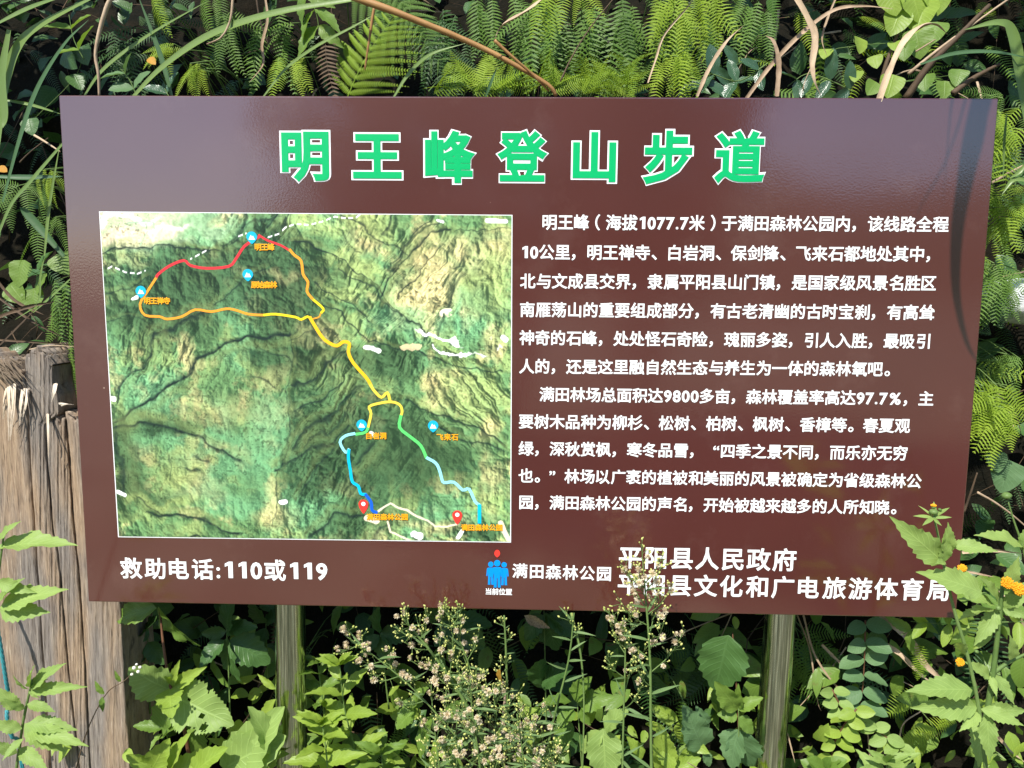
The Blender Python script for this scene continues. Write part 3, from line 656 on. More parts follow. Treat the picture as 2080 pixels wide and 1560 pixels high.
def drymat(name, c1, c2, rough=.7, scale=(4, 60, 60)):
    m, t, p, o = newmat(name)
    tc = N(t, 'ShaderNodeTexCoord'); uv = N(t, 'ShaderNodeUVMap'); mpn = N(t, 'ShaderNodeMapping'); mpn.inputs['Scale'].default_value = scale
    t.links.new(uv.outputs[0], mpn.inputs[0])
    n = N(t, 'ShaderNodeTexNoise', Scale=2.0, Detail=4.0); t.links.new(mpn.outputs[0], n.inputs[0])
    n2 = N(t, 'ShaderNodeTexNoise', Scale=22.0, Detail=3.0); t.links.new(tc.outputs['Object'], n2.inputs[0])
    a = N(t, 'ShaderNodeMath', operation='ADD'); t.links.new(n.outputs[0], a.inputs[0]); t.links.new(n2.outputs[0], a.inputs[1])
    oi = N(t, 'ShaderNodeObjectInfo'); b = N(t, 'ShaderNodeMath', operation='MULTIPLY_ADD'); b.inputs[1].default_value = .35; t.links.new(oi.outputs['Random'], b.inputs[0]); t.links.new(a.outputs[0], b.inputs[2])
    c = ramp(t, [(.0, c1), (1.0, c2)], N(t, 'ShaderNodeMath').outputs[0]); rn = c.node
    mr = N(t, 'ShaderNodeMapRange'); mr.inputs[1].default_value = .75; mr.inputs[2].default_value = 1.5; t.links.new(b.outputs[0], mr.inputs[0]); t.links.new(mr.outputs[0], rn.inputs[0])
    t.links.new(c, p.inputs['Base Color']); p.inputs['Roughness'].default_value = rough; p.inputs['Specular IOR Level'].default_value = .25
    bp = N(t, 'ShaderNodeBump', Strength=.3, Distance=.002); t.links.new(n.outputs[0], bp.inputs['Height']); t.links.new(bp.outputs[0], p.inputs['Normal'])
    return m
M['dry'] = drymat('dry_grass', (.17, .10, .06), (.60, .46, .31))
M['dry_dark'] = drymat('dead_stem', (.035, .024, .016), (.13, .085, .05))
M['cane'] = drymat('orange_cane', (.22, .10, .035), (.42, .24, .09), .45)
M['stem_green'] = drymat('green_stem', (.07, .13, .03), (.16, .24, .07), .5)
M['stem_red'] = drymat('hairy_red_stem', (.09, .035, .018), (.17, .08, .04), .6)
M['bud'] = drymat('yellow_green_bud', (.26, .33, .06), (.58, .56, .20), .6)
M['fluff'] = drymat('tan_seed_fluff', (.80, .69, .50), (.95, .88, .70), .9)
for _n in ('fluff',):
    _t = M[_n].node_tree; _p = [q for q in _t.nodes if q.type == 'BSDF_PRINCIPLED'][0]; _o = [q for q in _t.nodes if q.type == 'OUTPUT_MATERIAL'][0]
    _tr = _t.nodes.new('ShaderNodeBsdfTranslucent'); _tr.inputs[0].default_value = (.90, .78, .56, 1); _m = _t.nodes.new('ShaderNodeMixShader'); _m.inputs[0].default_value = .5
    _t.links.new(_p.outputs[0], _m.inputs[1]); _t.links.new(_tr.outputs[0], _m.inputs[2]); _t.links.new(_m.outputs[0], _o.inputs[0])
M['petal'] = drymat('orange_flower', (.70, .26, .01), (.85, .45, .02), .6)
M['orange_leaf'] = leafmat('orange_dead_leaf', (.45, .20, .03), (.55, .30, .05), .3)

# ------------------------------------------------------------------ terrain
def bank_y(x, z):
    """depth of the bank's face at width x and height z"""
    y = .32 + max(0.0, z) * .36
    if z > 2.2: y += (z - 2.2) * .25
    n = mnoise.fractal(Vector((x * 1.3, z * 1.5, 2.0)), 1.0, 2.0, 5)
    n2 = mnoise.noise(Vector((x * .35, z * .4, 9.0)))
    return y + n * .16 + n2 * .18
def soil():
    m, t, p, o = newmat('shade_toned_humus')
    tc = N(t, 'ShaderNodeTexCoord')
    n = N(t, 'ShaderNodeTexNoise', Scale=9.0, Detail=8.0, Roughness=.7); t.links.new(tc.outputs['Object'], n.inputs[0])
    n2 = N(t, 'ShaderNodeTexNoise', Scale=70.0, Detail=3.0); t.links.new(tc.outputs['Object'], n2.inputs[0])
    c = ramp(t, [(.35, (.005, .006, .004)), (.6, (.012, .010, .006)), (.8, (.032, .023, .014))], n.outputs[0])  # humus toned below its real colour, so the gaps' deep shade is painted in
    c = mixc(t, ramp(t, [(.6, (0, 0, 0)), (.72, (1, 1, 1))], n2.outputs[0]), c, (.022, .016, .010))
    t.links.new(c, p.inputs['Base Color']); p.inputs['Roughness'].default_value = .95; p.inputs['Specular IOR Level'].default_value = .1
    b = N(t, 'ShaderNodeBump', Strength=.9, Distance=.03); t.links.new(n.outputs[0], b.inputs['Height']); t.links.new(b.outputs[0], p.inputs['Normal'])
    return m
M['soil'] = soil()
mb = MB(); nx, nz = 260, 120; V = []; F = []
for j in range(nz):
    z = -.3 + 4.4 * j / (nz - 1)
    for i in range(nx):
        x = -5 + 10 * i / (nx - 1); V.append((x, bank_y(x, z), z))
nb_ = len(V)
for i in range(nx):                          # hillside behind the crest
    x = -5 + 10 * i / (nx - 1); V.append((x * 8, 40, 18))
for j in range(nz):
    for i in range(nx - 1): F.append((j * nx + i, j * nx + i + 1, (j + 1) * nx + i + 1, (j + 1) * nx + i))
mb.add(V, F); bk = ob('earth_bank', mb.mesh('earth_bank'), None, M['soil']); tag(bk, kind='structure')
def groundmat():
    m, t, p, o = newmat('trampled_grass'); tc = N(t, 'ShaderNodeTexCoord')
    n = N(t, 'ShaderNodeTexNoise', Scale=1.2, Detail=8.0); t.links.new(tc.outputs['Object'], n.inputs[0])
    t.links.new(ramp(t, [(.35, (.05, .06, .03)), (.5, (.13, .13, .075)), (.7, (.24, .22, .15))], n.outputs[0]), p.inputs['Base Color']); p.inputs['Roughness'].default_value = .9
    return m
mb = MB(); mb.add([(-150, -150, 0), (150, -150, 0), (150, 60, 0), (-150, 60, 0)], [(0, 1, 2, 3)])
tag(ob('ground', mb.mesh('ground', False), None, groundmat()), kind='structure')

# what stands behind the photographer and shows in the board's gloss: a far wooded hill and near trees
def hill():
    mb = MB(); V = []; F = []; nx, ny = 60, 10
    for j in range(ny):
        for i in range(nx):
            a = math.radians(-100 + 200 * i / (nx - 1)); R_ = 70 + j * 9
            prof = .2 + .8 * max(0, min(1, (math.degrees(a) + 12) / 26)) * (1 + .12 * math.sin(a * 5))
            h = 17 * prof * math.sin(min(1, j / 6) * math.pi / 2) + 1.5 * mnoise.noise(Vector((i * .4, j * .5, 0)))
            V.append((R_ * math.sin(a), -R_ * math.cos(a), max(h, -.5)))
    for j in range(ny - 1):
        for i in range(nx - 1): F.append((j * nx + i, j * nx + i + 1, (j + 1) * nx + i + 1, (j + 1) * nx + i))
    mb.add(V, F); m, t, p, o = newmat('wooded_hill'); tc = N(t, 'ShaderNodeTexCoord')
    n = N(t, 'ShaderNodeTexNoise', Scale=.5, Detail=6.0); t.links.new(tc.outputs['Object'], n.inputs[0])
    t.links.new(ramp(t, [(.35, (.03, .05, .02)), (.7, (.09, .12, .05))], n.outputs[0]), p.inputs['Base Color']); p.inputs['Roughness'].default_value = .9
    return mb.mesh('hill'), m
hm, hmat = hill(); tag(ob('hill', hm, None, hmat), kind='structure')
LT_s = leaf_tpl(.45, 3, 2, .4, .9)
def tree(label, x, y, h, r, seed):
    rng = random.Random(seed); root = empty('broadleaf_tree', (x, y, 0)); tag(root, label, 'tree', 'trees behind the photographer')
    mb = MB(); tube(mb, [Vector((math.sin(i) * .08, 0, h * .8 * i / 8)) for i in range(9)], lambda t: .16 * (1 - .7 * t), 8); ob('trunk', mb.mesh('trunk'), root, M['dry_dark'])
    nb = NB()
    for i in range(3200):
        d = Vector((rng.gauss(0, 1), rng.gauss(0, 1), rng.gauss(0, 1))).normalized(); q = rng.random() ** .35
        c = Vector((d.x * r * q, d.y * r * q, h * .58 + d.z * h * .42 * q)); lump = mnoise.noise(c * 1.1)
        if lump < -.12: continue
        nb.add(LT_s, orient(c, Vector((rng.gauss(0, 1), rng.gauss(0, 1), rng.gauss(-.3, .6))), Vector((rng.gauss(0, 1), rng.gauss(0, 1), 1)), .34), rng.random())
    ob('crown', nb.mesh('crown'), root, M['lf_dark'])
tree('leafy tree behind the camera, left one of three', -1.9, -8.2, 6.5, 1.5, 3)
tree('leafy tree behind the camera, middle one of three', -.2, -8.0, 7.5, 1.8, 4)
tree('leafy tree behind the camera, right one of three', 1.5, -9.4, 7.0, 1.6, 5)

# ------------------------------------------------------------------ broken timber post
def woodmat():
    m, t, p, o = newmat('weathered_timber'); tc = N(t, 'ShaderNodeTexCoord')
    mpn = N(t, 'ShaderNodeMapping'); mpn.inputs['Scale'].default_value = (75, 20, 5.0); t.links.new(tc.outputs['Object'], mpn.inputs[0])
    n = N(t, 'ShaderNodeTexNoise', Scale=2.0, Detail=9.0, Roughness=.75); n.inputs['Distortion'].default_value = .25; t.links.new(mpn.outputs[0], n.inputs[0])
    m3 = N(t, 'ShaderNodeMapping'); m3.inputs['Scale'].default_value = (9, 9, 1.6); t.links.new(tc.outputs['Object'], m3.inputs[0])
    n2 = N(t, 'ShaderNodeTexNoise', Scale=1.5, Detail=5.0); t.links.new(m3.outputs[0], n2.inputs[0])
    c = ramp(t, [(.28, (.10, .065, .04)), (.42, (.27, .19, .125)), (.6, (.40, .29, .19)), (.8, (.52, .40, .28))], n.outputs[0])
    grey = ramp(t, [(.3, (.12, .10, .088)), (.6, (.27, .235, .20)), (.8, (.38, .34, .29))], n.outputs[0])
    c = mixc(t, ramp(t, [(.40, (0, 0, 0)), (.58, (1, 1, 1))], n2.outputs[0]), c, grey)
    n4 = N(t, 'ShaderNodeTexNoise', Scale=6.0, Detail=4.0); t.links.new(tc.outputs['Object'], n4.inputs[0])
    c = mixc(t, ramp(t, [(.60, (0, 0, 0)), (.75, (.6, .6, .6))], n4.outputs[0]), c, (.16, .13, .12))
    t.links.new(c, p.inputs['Base Color']); p.inputs['Roughness'].default_value = .8; p.inputs['Specular IOR Level'].default_value = .2
    m5 = N(t, 'ShaderNodeMapping'); m5.inputs['Scale'].default_value = (330, 60, 16); t.links.new(tc.outputs['Object'], m5.inputs[0])
    n5 = N(t, 'ShaderNodeTexNoise', Scale=1.0, Detail=5.0, Roughness=.6); t.links.new(m5.outputs[0], n5.inputs[0])
    c = mixc(t, ramp(t, [(.56, (0, 0, 0)), (.70, (.85, .85, .85))], n5.outputs[0]), c, (.085, .062, .045))
    c = mixc(t, ramp(t, [(.28, (.7, .7, .7)), (.40, (0, 0, 0))], n5.outputs[0]), c, (.60, .50, .38))
    t.links.new(c, p.inputs['Base Color'])
    ad = N(t, 'ShaderNodeMath', operation='SUBTRACT'); t.links.new(n.outputs[0], ad.inputs[0]); t.links.new(n5.outputs[0], ad.inputs[1])
    b = N(t, 'ShaderNodeBump', Strength=.7, Distance=.004); t.links.new(ad.outputs[0], b.inputs['Height']); t.links.new(b.outputs[0], p.inputs['Normal'])
    return m
M['wood'] = woodmat(); M['fresh'] = drymat('fresh_splinter', (.42, .31, .19), (.72, .62, .50), .7, (2, 20, 20)); M['rot'] = drymat('rotten_fibre', (.07, .05, .035), (.26, .20, .14), .9)
YP = .085
stump = empty('broken_timber_post', (at(100, 1560, YP).x, YP + .1, 0)); tag(stump, 'weathered splintered timber post standing behind the left end of the board', 'post')
def lerp_px(pl, py):
    for (x0, y0), (x1, y1) in zip(pl[:-1], pl[1:]):
        if py <= y1 or (x1, y1) == pl[-1]: return x0 + (x1 - x0) * (py - y0) / (y1 - y0)
def stave(left, right, tops, Yf, bulge=.012, gap=.7, seed=0):
    mb = MB(); V = []; F = []; nx, nz = 40, 150; dep = .15
    for i in range(nx):
        u = i / (nx - 1)
        for j in range(nz):
            v = j / (nz - 1)
            # top height in pixels varies along the width
            k = u * (len(tops) - 1); a = int(min(k, len(tops) - 2)); ty = tops[a] * (1 - (k - a)) + tops[a + 1] * (k - a)
            ty += 9 * mnoise.noise(Vector((u * 11, seed, 0))) + 16 * abs(mnoise.noise(Vector((u * 38, seed, 4))))
            py = ty + (2120 - ty) * v ** 1.15
            xl = lerp_px(left, py) + gap + 1.2 * mnoise.noise(Vector((py * .03, seed, 1))); xr = lerp_px(right, py) - gap + 1.2 * mnoise.noise(Vector((py * .03, seed, 7)))
            px = xl + (xr - xl) * u
            edge = min(u, 1 - u) * (xr - xl) * mp(Yf)
            rnd = max(0, 1 - edge / .003) ** 2 * .004
            gr = .0030 * mnoise.noise(Vector((px * .22, py * .006, seed))) + .0016 * mnoise.noise(Vector((px * .9, py * .01, seed + 3)))
            p = at(px, py, Yf + rnd + gr - bulge * math.sin(u * math.pi)); V.append(tuple(p - Vector(stump.location)))
    for i in range(nx - 1):
        for j in range(nz - 1): a = i * nz + j; F.append((a, a + 1, a + nz + 1, a + nz))
    n0 = len(V); b = [list(q) for q in V]
    # back sheet and rim
    for q in b: V.append((q[0], q[1] + dep, q[2]))
    for i in range(nx - 1): F.append((i * nz, (i + 1) * nz, n0 + (i + 1) * nz, n0 + i * nz))
    for j in range(nz - 1):
        F.append((j, n0 + j, n0 + j + 1, j + 1)); c = (nx - 1) * nz; F.append((c + j, c + j + 1, n0 + c + j + 1, n0 + c + j))
    mb.add(V, F); ob('stave', mb.mesh('stave'), stump, M['wood'])
K0 = [(-90, 700), (-90, 2200)]
K1 = [(47, 700), (58, 842), (63, 950), (70, 1049), (86, 1300), (104, 1560), (140, 2200)]
K2 = [(88, 700), (89, 847), (94, 922), (102, 1003), (108, 1078), (118, 1124), (141, 1377), (161, 1560), (205, 2200)]
K2b = [(107, 700), (108, 780), (119, 800), (121, 842), (96, 860), (94, 922), (102, 1003), (108, 1078), (118, 1124), (141, 1377), (161, 1560), (205, 2200)]
K3 = [(128, 760), (132, 839), (140, 922), (147, 1030), (161, 1175), (172, 1343), (183, 1560), (215, 2200)]
K4 = [(215, 760), (223, 840), (249, 1272), (256, 1410), (266, 1560), (300, 2200)]
stave(K0, K1, [730, 712, 722, 718, 745, 722, 742, 728, 768, 750, 785, 760], YP + .008, .004, seed=1)
stave(K1, K2b, [738, 716, 726, 706, 712, 700, 718, 708, 728, 722, 752, 740], YP, .004, seed=2)
stave(K2, K3, [838, 862, 842, 858, 840, 864, 846, 856], YP + .004, .002, seed=3)
stave(K3, K4, [836, 858, 832, 846, 838, 836, 850], YP + .008, .006, seed=4)
def strip(mb, pts, w0, w1, up=Vector((0, -1, 0))):
    P = smooth_path(pts, 7); V = []; F = []; UV = []
    for i, p in enumerate(P):
        d = (P[min(i + 1, 6)] - P[max(i - 1, 0)]).normalized(); s = d.cross(up)
        if s.length < 1e-3: s = Vector((1, 0, 0))
        s.normalize(); w_ = (w0 + (w1 - w0) * i / 6) / 2
        V += [tuple(p - s * w_), tuple(p + up * w_ * .5), tuple(p + s * w_)]; UV += [(i / 6, 0), (i / 6, .5), (i / 6, 1)]
    for i in range(6):
        F += [(3 * i, 3 * i + 3, 3 * i + 4, 3 * i + 1), (3 * i + 1, 3 * i + 4, 3 * i + 5, 3 * i + 2)]
    mb.add(V, F, UV)
rng = random.Random(5); sl = Vector(stump.location)
for (x0, y0, x1, y1, ww, cnt, mt) in ((24, 782, 19, 892, 15, 9, 'fresh'), (52, 792, 42, 862, 14, 9, 'fresh'), (14, 790, 6, 850, 8, 5, 'fresh'), (112, 782, 104, 815, 7, 3, 'fresh'), (122, 820, 150, 822, 6, 5, 'fresh'), (96, 842, 98, 930, 3, 2, 'fresh')):
    mb = MB()
    for k in range(cnt):
        u = rng.uniform(-.5, .5) * ww; e = rng.uniform(.7, 1.05); Yy = YP - .012 - rng.random() * .02
        a = at(x0 + u, y0 + rng.uniform(-4, 4), YP - .006); b = at(x0 + u * 1.1 + (x1 - x0) * .5 * e, y0 + (y1 - y0) * .5 * e, Yy - .006); c = at(x0 + u * .5 + (x1 - x0) * e, y0 + (y1 - y0) * e, Yy)
        strip(mb, [a - sl, b - sl, c - sl], .005, .0008)
    ob('splinter', mb.mesh('splinter'), stump, M[mt])
mb = MB()
for k in range(150):
    x = rng.uniform(-20, 108); yb = 716 + (30 * (1 - abs(x - 10) / 40) if x < 48 else 0) + rng.uniform(-6, 10)
    a = at(x, yb + 8, YP + rng.uniform(-.004, .05)); d = Vector((rng.gauss(0, .5), rng.gauss(-.4, .5), rng.gauss(.3, .4))) * rng.uniform(.006, .02)
    strip(mb, [a - sl, a + d * .5 - sl, a + d + Vector((0, 0, -.003)) - sl], .004, .0006)
for k in range(60):
    x = rng.uniform(-30, 30); y = 730 + rng.uniform(-8, 25)
    a = at(x, y, YP - .004); b = at(x + rng.uniform(15, 40), y + rng.uniform(15, 42), YP - rng.uniform(.005, .03)); strip(mb, [a - sl, a.lerp(b, .5) + Vector((0, -.006, .004)) - sl, b - sl], .004, .001)
o = ob('torn_fibres', mb.mesh('torn_fibres'), stump, M['rot']); o['kind'] = 'stuff'

# teal rope at the left margin
rope = empty('teal_rope', at(10, 1400, .02)); tag(rope, 'thin teal twisted rope hanging at the left edge before the timber post', 'rope')
path = smooth_path([at(-40, 1180, .03), at(-8, 1270, .02), at(4, 1330, .015), at(12, 1380, .015), at(18, 1420, .02), at(14, 1455, .0), at(24, 1495, .0), at(40, 1520, .02), at(60, 1700, .02)], 120)
M['rope'] = flat('teal_fibre', (.03, .22, .24), .6)
for k in range(3):
    mb = MB(); P = []
    for i, p in enumerate(path):
        th = i * .62 + k * 2.094; P.append(p + Vector((math.cos(th), math.sin(th), 0)) * .0024 - Vector(rope.location))
    tube(mb, P, .0026, 5); ob('strand', mb.mesh('strand'), rope, M['rope'])
# ------------------------------------------------------------------ plants
LT = {'broad': [leaf_tpl(.62, 14, 4, .36, .8, 1, .07, .16, .22, .04, .55, s) for s in range(3)],
      'oval': [leaf_tpl(.58, 10, 4, .45, .62, 0, 0, .14, .16, .02, .6, s) for s in range(3)],
      'lance': [leaf_tpl(.36, 14, 4, .38, 1.0, 1, .07, .2, .25, .03, .7, s) for s in range(3)],
      'weed': [leaf_tpl(.33, 18, 4, .34, 1.15, 1, .10, .18, .22, .03, .8, s) for s in range(4)],
      'heart': [leaf_tpl(.95, 10, 4, .30, .7, 0, 0, .10, .15, .03, .35, s) for s in range(2)],
      'linear': [leaf_tpl(.085, 6, 2, .35, .9, 0, 0, .25, .25, .0, .6, s) for s in range(3)],
      'bract': [leaf_tpl(.2, 6, 2, .4, 1.0, 0, 0, .2, .1, .0, .7, s) for s in range(2)]}
def holed(W, seed, holes):
    t = leaf_tpl(W, 44, 20, .36, .8, 1, .05, .16, .22, .04, .55, seed); V, L, T, UV = t; F = L.reshape(-1, 4); keep = []
    for f in F:
        c = V[f].mean(0); ok = True
        for hx, hy, r in holes:
            if math.hypot(c[0] - hx, c[1] - hy) < r * (1 + .5 * mnoise.noise(Vector((c[0] * 30, c[1] * 30, seed)))): ok = False
        if ok: keep.append(f)
    F = np.array(keep); return (V, F.ravel(), np.full(len(F), 4), UV)
LT['chewed'] = [holed(.62, 5, [(.06, .55, .035), (.16, .66, .05), (-.05, .28, .02), (.27, .52, .07), (.1, .92, .045), (-.27, .5, .05)])]
LT['chewed2'] = [holed(.62, 7, [(.12, .82, .05), (.2, .9, .06)])]
LM = {}
def lmesh(kind, mat):
    k = (kind, mat)
    if k not in LM:
        LM[k] = []
        for t in LT[kind]:
            me = arr_mesh('leaf', t); me.materials.append(M[mat]); LM[k].append(me)
    return random.choice(LM[k])
def child(name, me, root, m4):
    o = bpy.data.objects.new(name, me); COL.objects.link(o); o.parent = root
    m = m4.copy(); m.translation = m.translation - Vector(root.location); o.matrix_local = m; return o
FRONT = Vector((-.25, -.75, .62))
def leaf(root, kind, mat, base, tip, face=None, wid=1.0, name='leaf'):
    d = tip - base; L = d.length
    up = (face if face is not None else FRONT + rv(.28))
    return child(name, lmesh(kind, mat), root, orient(base, d, up, (L * wid, L, L)))
def pleaf(root, kind, mat, x0, y0, Y0, x1, y1, Y1, wid=1.0, face=None, name='leaf'):
    return leaf(root, kind, mat, at(x0, y0, Y0), at(x1, y1, Y1), face, wid, name)
def stem(root, pts, r, mat, name='stem', sides=6, n=14):
    P = smooth_path([p - Vector(root.location) for p in pts], n); mb = MB()
    tube(mb, P, (lambda t: r * (1 - .55 * t)) if not callable(r) else r, sides, jit=.15); return ob(name, mb.mesh(name), root, M[mat])
def weed(label, cat, path, Y, pairs, size, kind, mat, smat='stem_green', r=.0028, start=.25, group=None, top=5, opp=True, spread=.95, rise=.35, wid=1.0, name='leafy_weed', grow=.75, Yt=None):
    """upright leafy weed: path is px points from base to tip"""
    Yt = Y if Yt is None else Yt
    pts = [at(x, y, Y + (Yt - Y) * i / max(1, len(path) - 1)) for i, (x, y) in enumerate(path)]
    root = empty(name, pts[0]); tag(root, label, cat, group); stem(root, pts, r, smat)
    P = smooth_path(pts, 60); tot = P[-1] - P[0]
    a0 = random.random() * 3
    for i in range(pairs):
        t = start + (1 - start) * i / max(1, pairs - .2); k = min(58, int(t * 59)); b = P[k]; ax = (P[k + 1] - P[k]).normalized()
        s1 = ax.cross(Vector((0, 1, .1))).normalized(); s2 = ax.cross(s1)
        an = a0 + i * (math.pi / 2 if opp else 2.4) * .8
        L = size * (1 - (1 - grow) * t) * random.uniform(.85, 1.12) * (.8 if t < .1 else 1)
        for sg in ((1, -1) if opp else (1,)):
            sd = (s1 * math.cos(an) + s2 * math.sin(an) * .7) * sg; sd.y -= .15
            d = (sd * spread + ax * (rise + .25 * t) + rv(.10)).normalized()
            leaf(root, kind, mat, b, b + d * L, FRONT * .9 + ax * .9 + rv(.25), wid)
    for j in range(top):
        an = 6.28 * j / top + a0; d = (Vector((math.cos(an), -abs(math.sin(an)) * .6 - .1, .75 + .3 * math.sin(an))) + rv(.12)).normalized()
        leaf(root, kind, mat, P[-1], P[-1] + d * size * random.uniform(.42, .62), FRONT + Vector((0, 0, .4)) + rv(.2), wid)
    return root
CT = [comb_tpl(19, .15, .22, .3, .2, .3, c, w_=.46, seed=i) for i, c in enumerate((0.0, .12, -.12))] + [comb_tpl(17, .19, .35, .35, .3, .22, 0, w_=.45, seed=9), comb_tpl(23, .12, .3, .25, .2, .3, .08, w_=.46, seed=11), comb_tpl(15, .24, .3, .5, .3, .35, -.1, w_=.42, seed=13)]
BT = [bipinnate_tpl(12, 1, .3, .46, .5), bipinnate_tpl(12, 2, .45)]
FM = {}
def fmesh(kind, i, mat):
    k = (kind, i, mat)
    if k not in FM:
        me = arr_mesh('frond', (CT if kind == 'c' else BT)[i]); me.materials.append(M[mat]); FM[k] = me
    return FM[k]
def frond(root, mat, base, tip, wid=1.0, i=None, kind='c', face=None):
    d = tip - base; L = d.length; i = random.randrange(len(CT if kind == 'c' else BT)) if i is None else i
    return child('frond', fmesh(kind, i, mat), root, orient(base, d, face if face is not None else FRONT + rv(.3), (L * wid, L, L)))
def fern(label, mat, fr, Y, wid=1.0, root_px=None, kind='c', group=None):
    """fr: list of px (x0,y0,x1,y1) fronds at depth Y; a thin stalk joins their bases to the bank"""
    x, y = root_px or (fr[0][0], fr[0][1]); b = at(x, y, Y + .12)
    root = empty('fern', b); tag(root, label, 'fern', group)
    mb = MB()
    for q in fr:
        x0, y0, x1, y1 = q[:4]; p0 = at(x0, y0, Y + random.uniform(-.03, .03)); p1 = at(x1, y1, Y - random.uniform(.0, .07))
        frond(root, mat, p0, p1, wid * random.uniform(.9, 1.1), kind=kind, i=0 if kind == 'b' else None, face=Vector((-.2, -.8, .5)) if kind == 'b' else None)
        bk_ = Vector((p0.x + random.uniform(-.05, .05), p0.y + .25, p0.z - random.uniform(-.02, .12)))
        tube(mb, smooth_path([p0 - b, (p0 - b + bk_ - b) * .5 + Vector((0, 0, .03)), bk_ - b], 6), .0014, 4)
    ob('stalk', mb.mesh('stalk'), root, M['stem_green']); return root
def rfern(label, mat, cx, cy, w_, h_, n, ang, sp, L, Y, wid=1.0, group=None, fork=.4):
    fr = []
    for i in range(n):
        x = cx + random.uniform(-.5, .5) * w_; y = cy + random.uniform(-.5, .5) * h_; a = math.radians(ang + random.uniform(-sp, sp)); l = L * random.uniform(.75, 1.2)
        fr.append((x, y, x + math.cos(a) * l, y + math.sin(a) * l))
        if random.random() < fork: a2 = a + math.radians(random.choice((-48, 48))); fr.append((x, y, x + math.cos(a2) * l * .85, y + math.sin(a2) * l * .85))
    return fern(label, mat, fr, Y, wid, (cx, cy), group=group)
# --- ferns above the board (angles: 90 = hanging down)
rfern('dense yellow-green fern fronds spreading along the board top below the orange cane', 'fern_bright', 985, 186, 210, 14, 15, -80, 62, 78, .11, 1.7)
rfern('low bright fern fronds peeping over the board top, above the fourth title character', 'fern_bright', 1130, 180, 110, 20, 9, -75, 60, 75, .13, 1.7)
rfern('deep green hanging fern curtain behind the bent straw above the board middle', 'fern_mid', 1010, 20, 150, 60, 9, 92, 14, 130, .42, 1.1, fork=.2)
rfern('long green fern fronds hanging in a row right of the bent straw', 'fern_mid', 1110, 40, 90, 70, 7, 92, 12, 140, .36, 1.1, fork=.15)
fern('forked lime fern tip shaped like a V above the title, left of the fine stalk', 'fern_bright', [(1282, 128, 1245, 100), (1282, 128, 1320, 98), (1282, 128, 1279, 180), (1215, 150, 1180, 185), (1215, 150, 1255, 135), (1215, 150, 1216, 190)], .15, 1.5)
rfern('lime fern fronds standing over the board top between the V tip and brown vine', 'fern_bright', 1235, 178, 110, 26, 12, -92, 80, 72, .14, 1.6)
rfern('bright fern fronds drooping from the top edge at the picture centre', 'fern_bright', 1145, -25, 110, 30, 6, 90, 18, 100, .24, 1.2, fork=.2)
rfern('large bright fern with tiers of hanging fronds, right of the top centre', 'fern_bright', 1355, 10, 70, 60, 9, 88, 20, 120, .22, 1.2, fork=.25)
rfern('yellow-green fern tier below the large bright fern, touching the board top', 'fern_bright', 1365, 110, 60, 40, 6, 95, 30, 85, .2, 1.2)
rfern('mid green fern hanging from the top edge beside the pair of straws', 'fern_mid', 1545, 0, 70, 50, 8, 93, 22, 105, .32, 1.2, fork=.2)
rfern('sparse lime fern tips at the top edge right of the hanging straws', 'fern_bright', 1425, -20, 60, 20, 5, 95, 25, 110, .28, 1.1)
rfern('green fern fronds hanging in shade behind the V tip', 'fern_mid', 1235, 20, 110, 70, 8, 92, 18, 140, .48, 1.1, fork=.2)
rfern('green fern filling the gap above the last title character', 'fern_mid', 1420, 60, 90, 80, 7, 96, 25, 110, .46, 1.1)
fern('big twice-divided fern frond with arching ribs above the title left', 'fern_bright', [(700, 215, 775, -10)], .2, 1.15, kind='b')
fern('twice-divided fern leaning over the big frond at the top edge', 'fern_mid', [(700, -30, 905, 90), (760, -60, 870, 60)], .3, .8, kind='b')
rfern('small yellow fern sprig with forked tips left of the big frond', 'fern_bright', 345, 95, 60, 14, 4, 160, 25, 62, .3, 1.0, fork=.3)
rfern('lime forked fern sprig beside the long green blade, above the board left', 'fern_bright', 400, 135, 46, 14, 5, 125, 55, 62, .28, 1.1, fork=.4)
rfern('narrow bright fern frond dropping from the top edge at left', 'fern_bright', 312, -12, 20, 8, 3, 78, 10, 72, .3, 1.0, fork=0)
rfern('mid green fern frond dropping from the top edge, right of the tan stalk', 'fern_mid', 428, -8, 40, 10, 4, 82, 14, 75, .34, 1.1, fork=0)
rfern('pair of lime fern fronds below the long blade, right of the tan straw', 'fern_bright', 590, 118, 60, 14, 5, 92, 26, 72, .24, 1.3, fork=.3)
rfern('shaded fern fronds in the hollow above the board left corner', 'fern_dark', 280, 90, 160, 90, 9, 120, 60, 110, .5, 1.1)
rfern('shaded fern fronds hanging behind the tan straw near the top', 'fern_mid', 520, 40, 150, 60, 9, 95, 30, 110, .5, 1.1)
fern('shaggy dead brown fern frond hanging left of the big divided frond', 'dry_dark', [(662, 60, 648, 200), (672, 70, 690, 120)], .22, 1.3)
rfern('shaded ferns hanging behind the big divided frond', 'fern_dark', 880, 60, 120, 90, 9, 95, 30, 130, .5, 1.2)
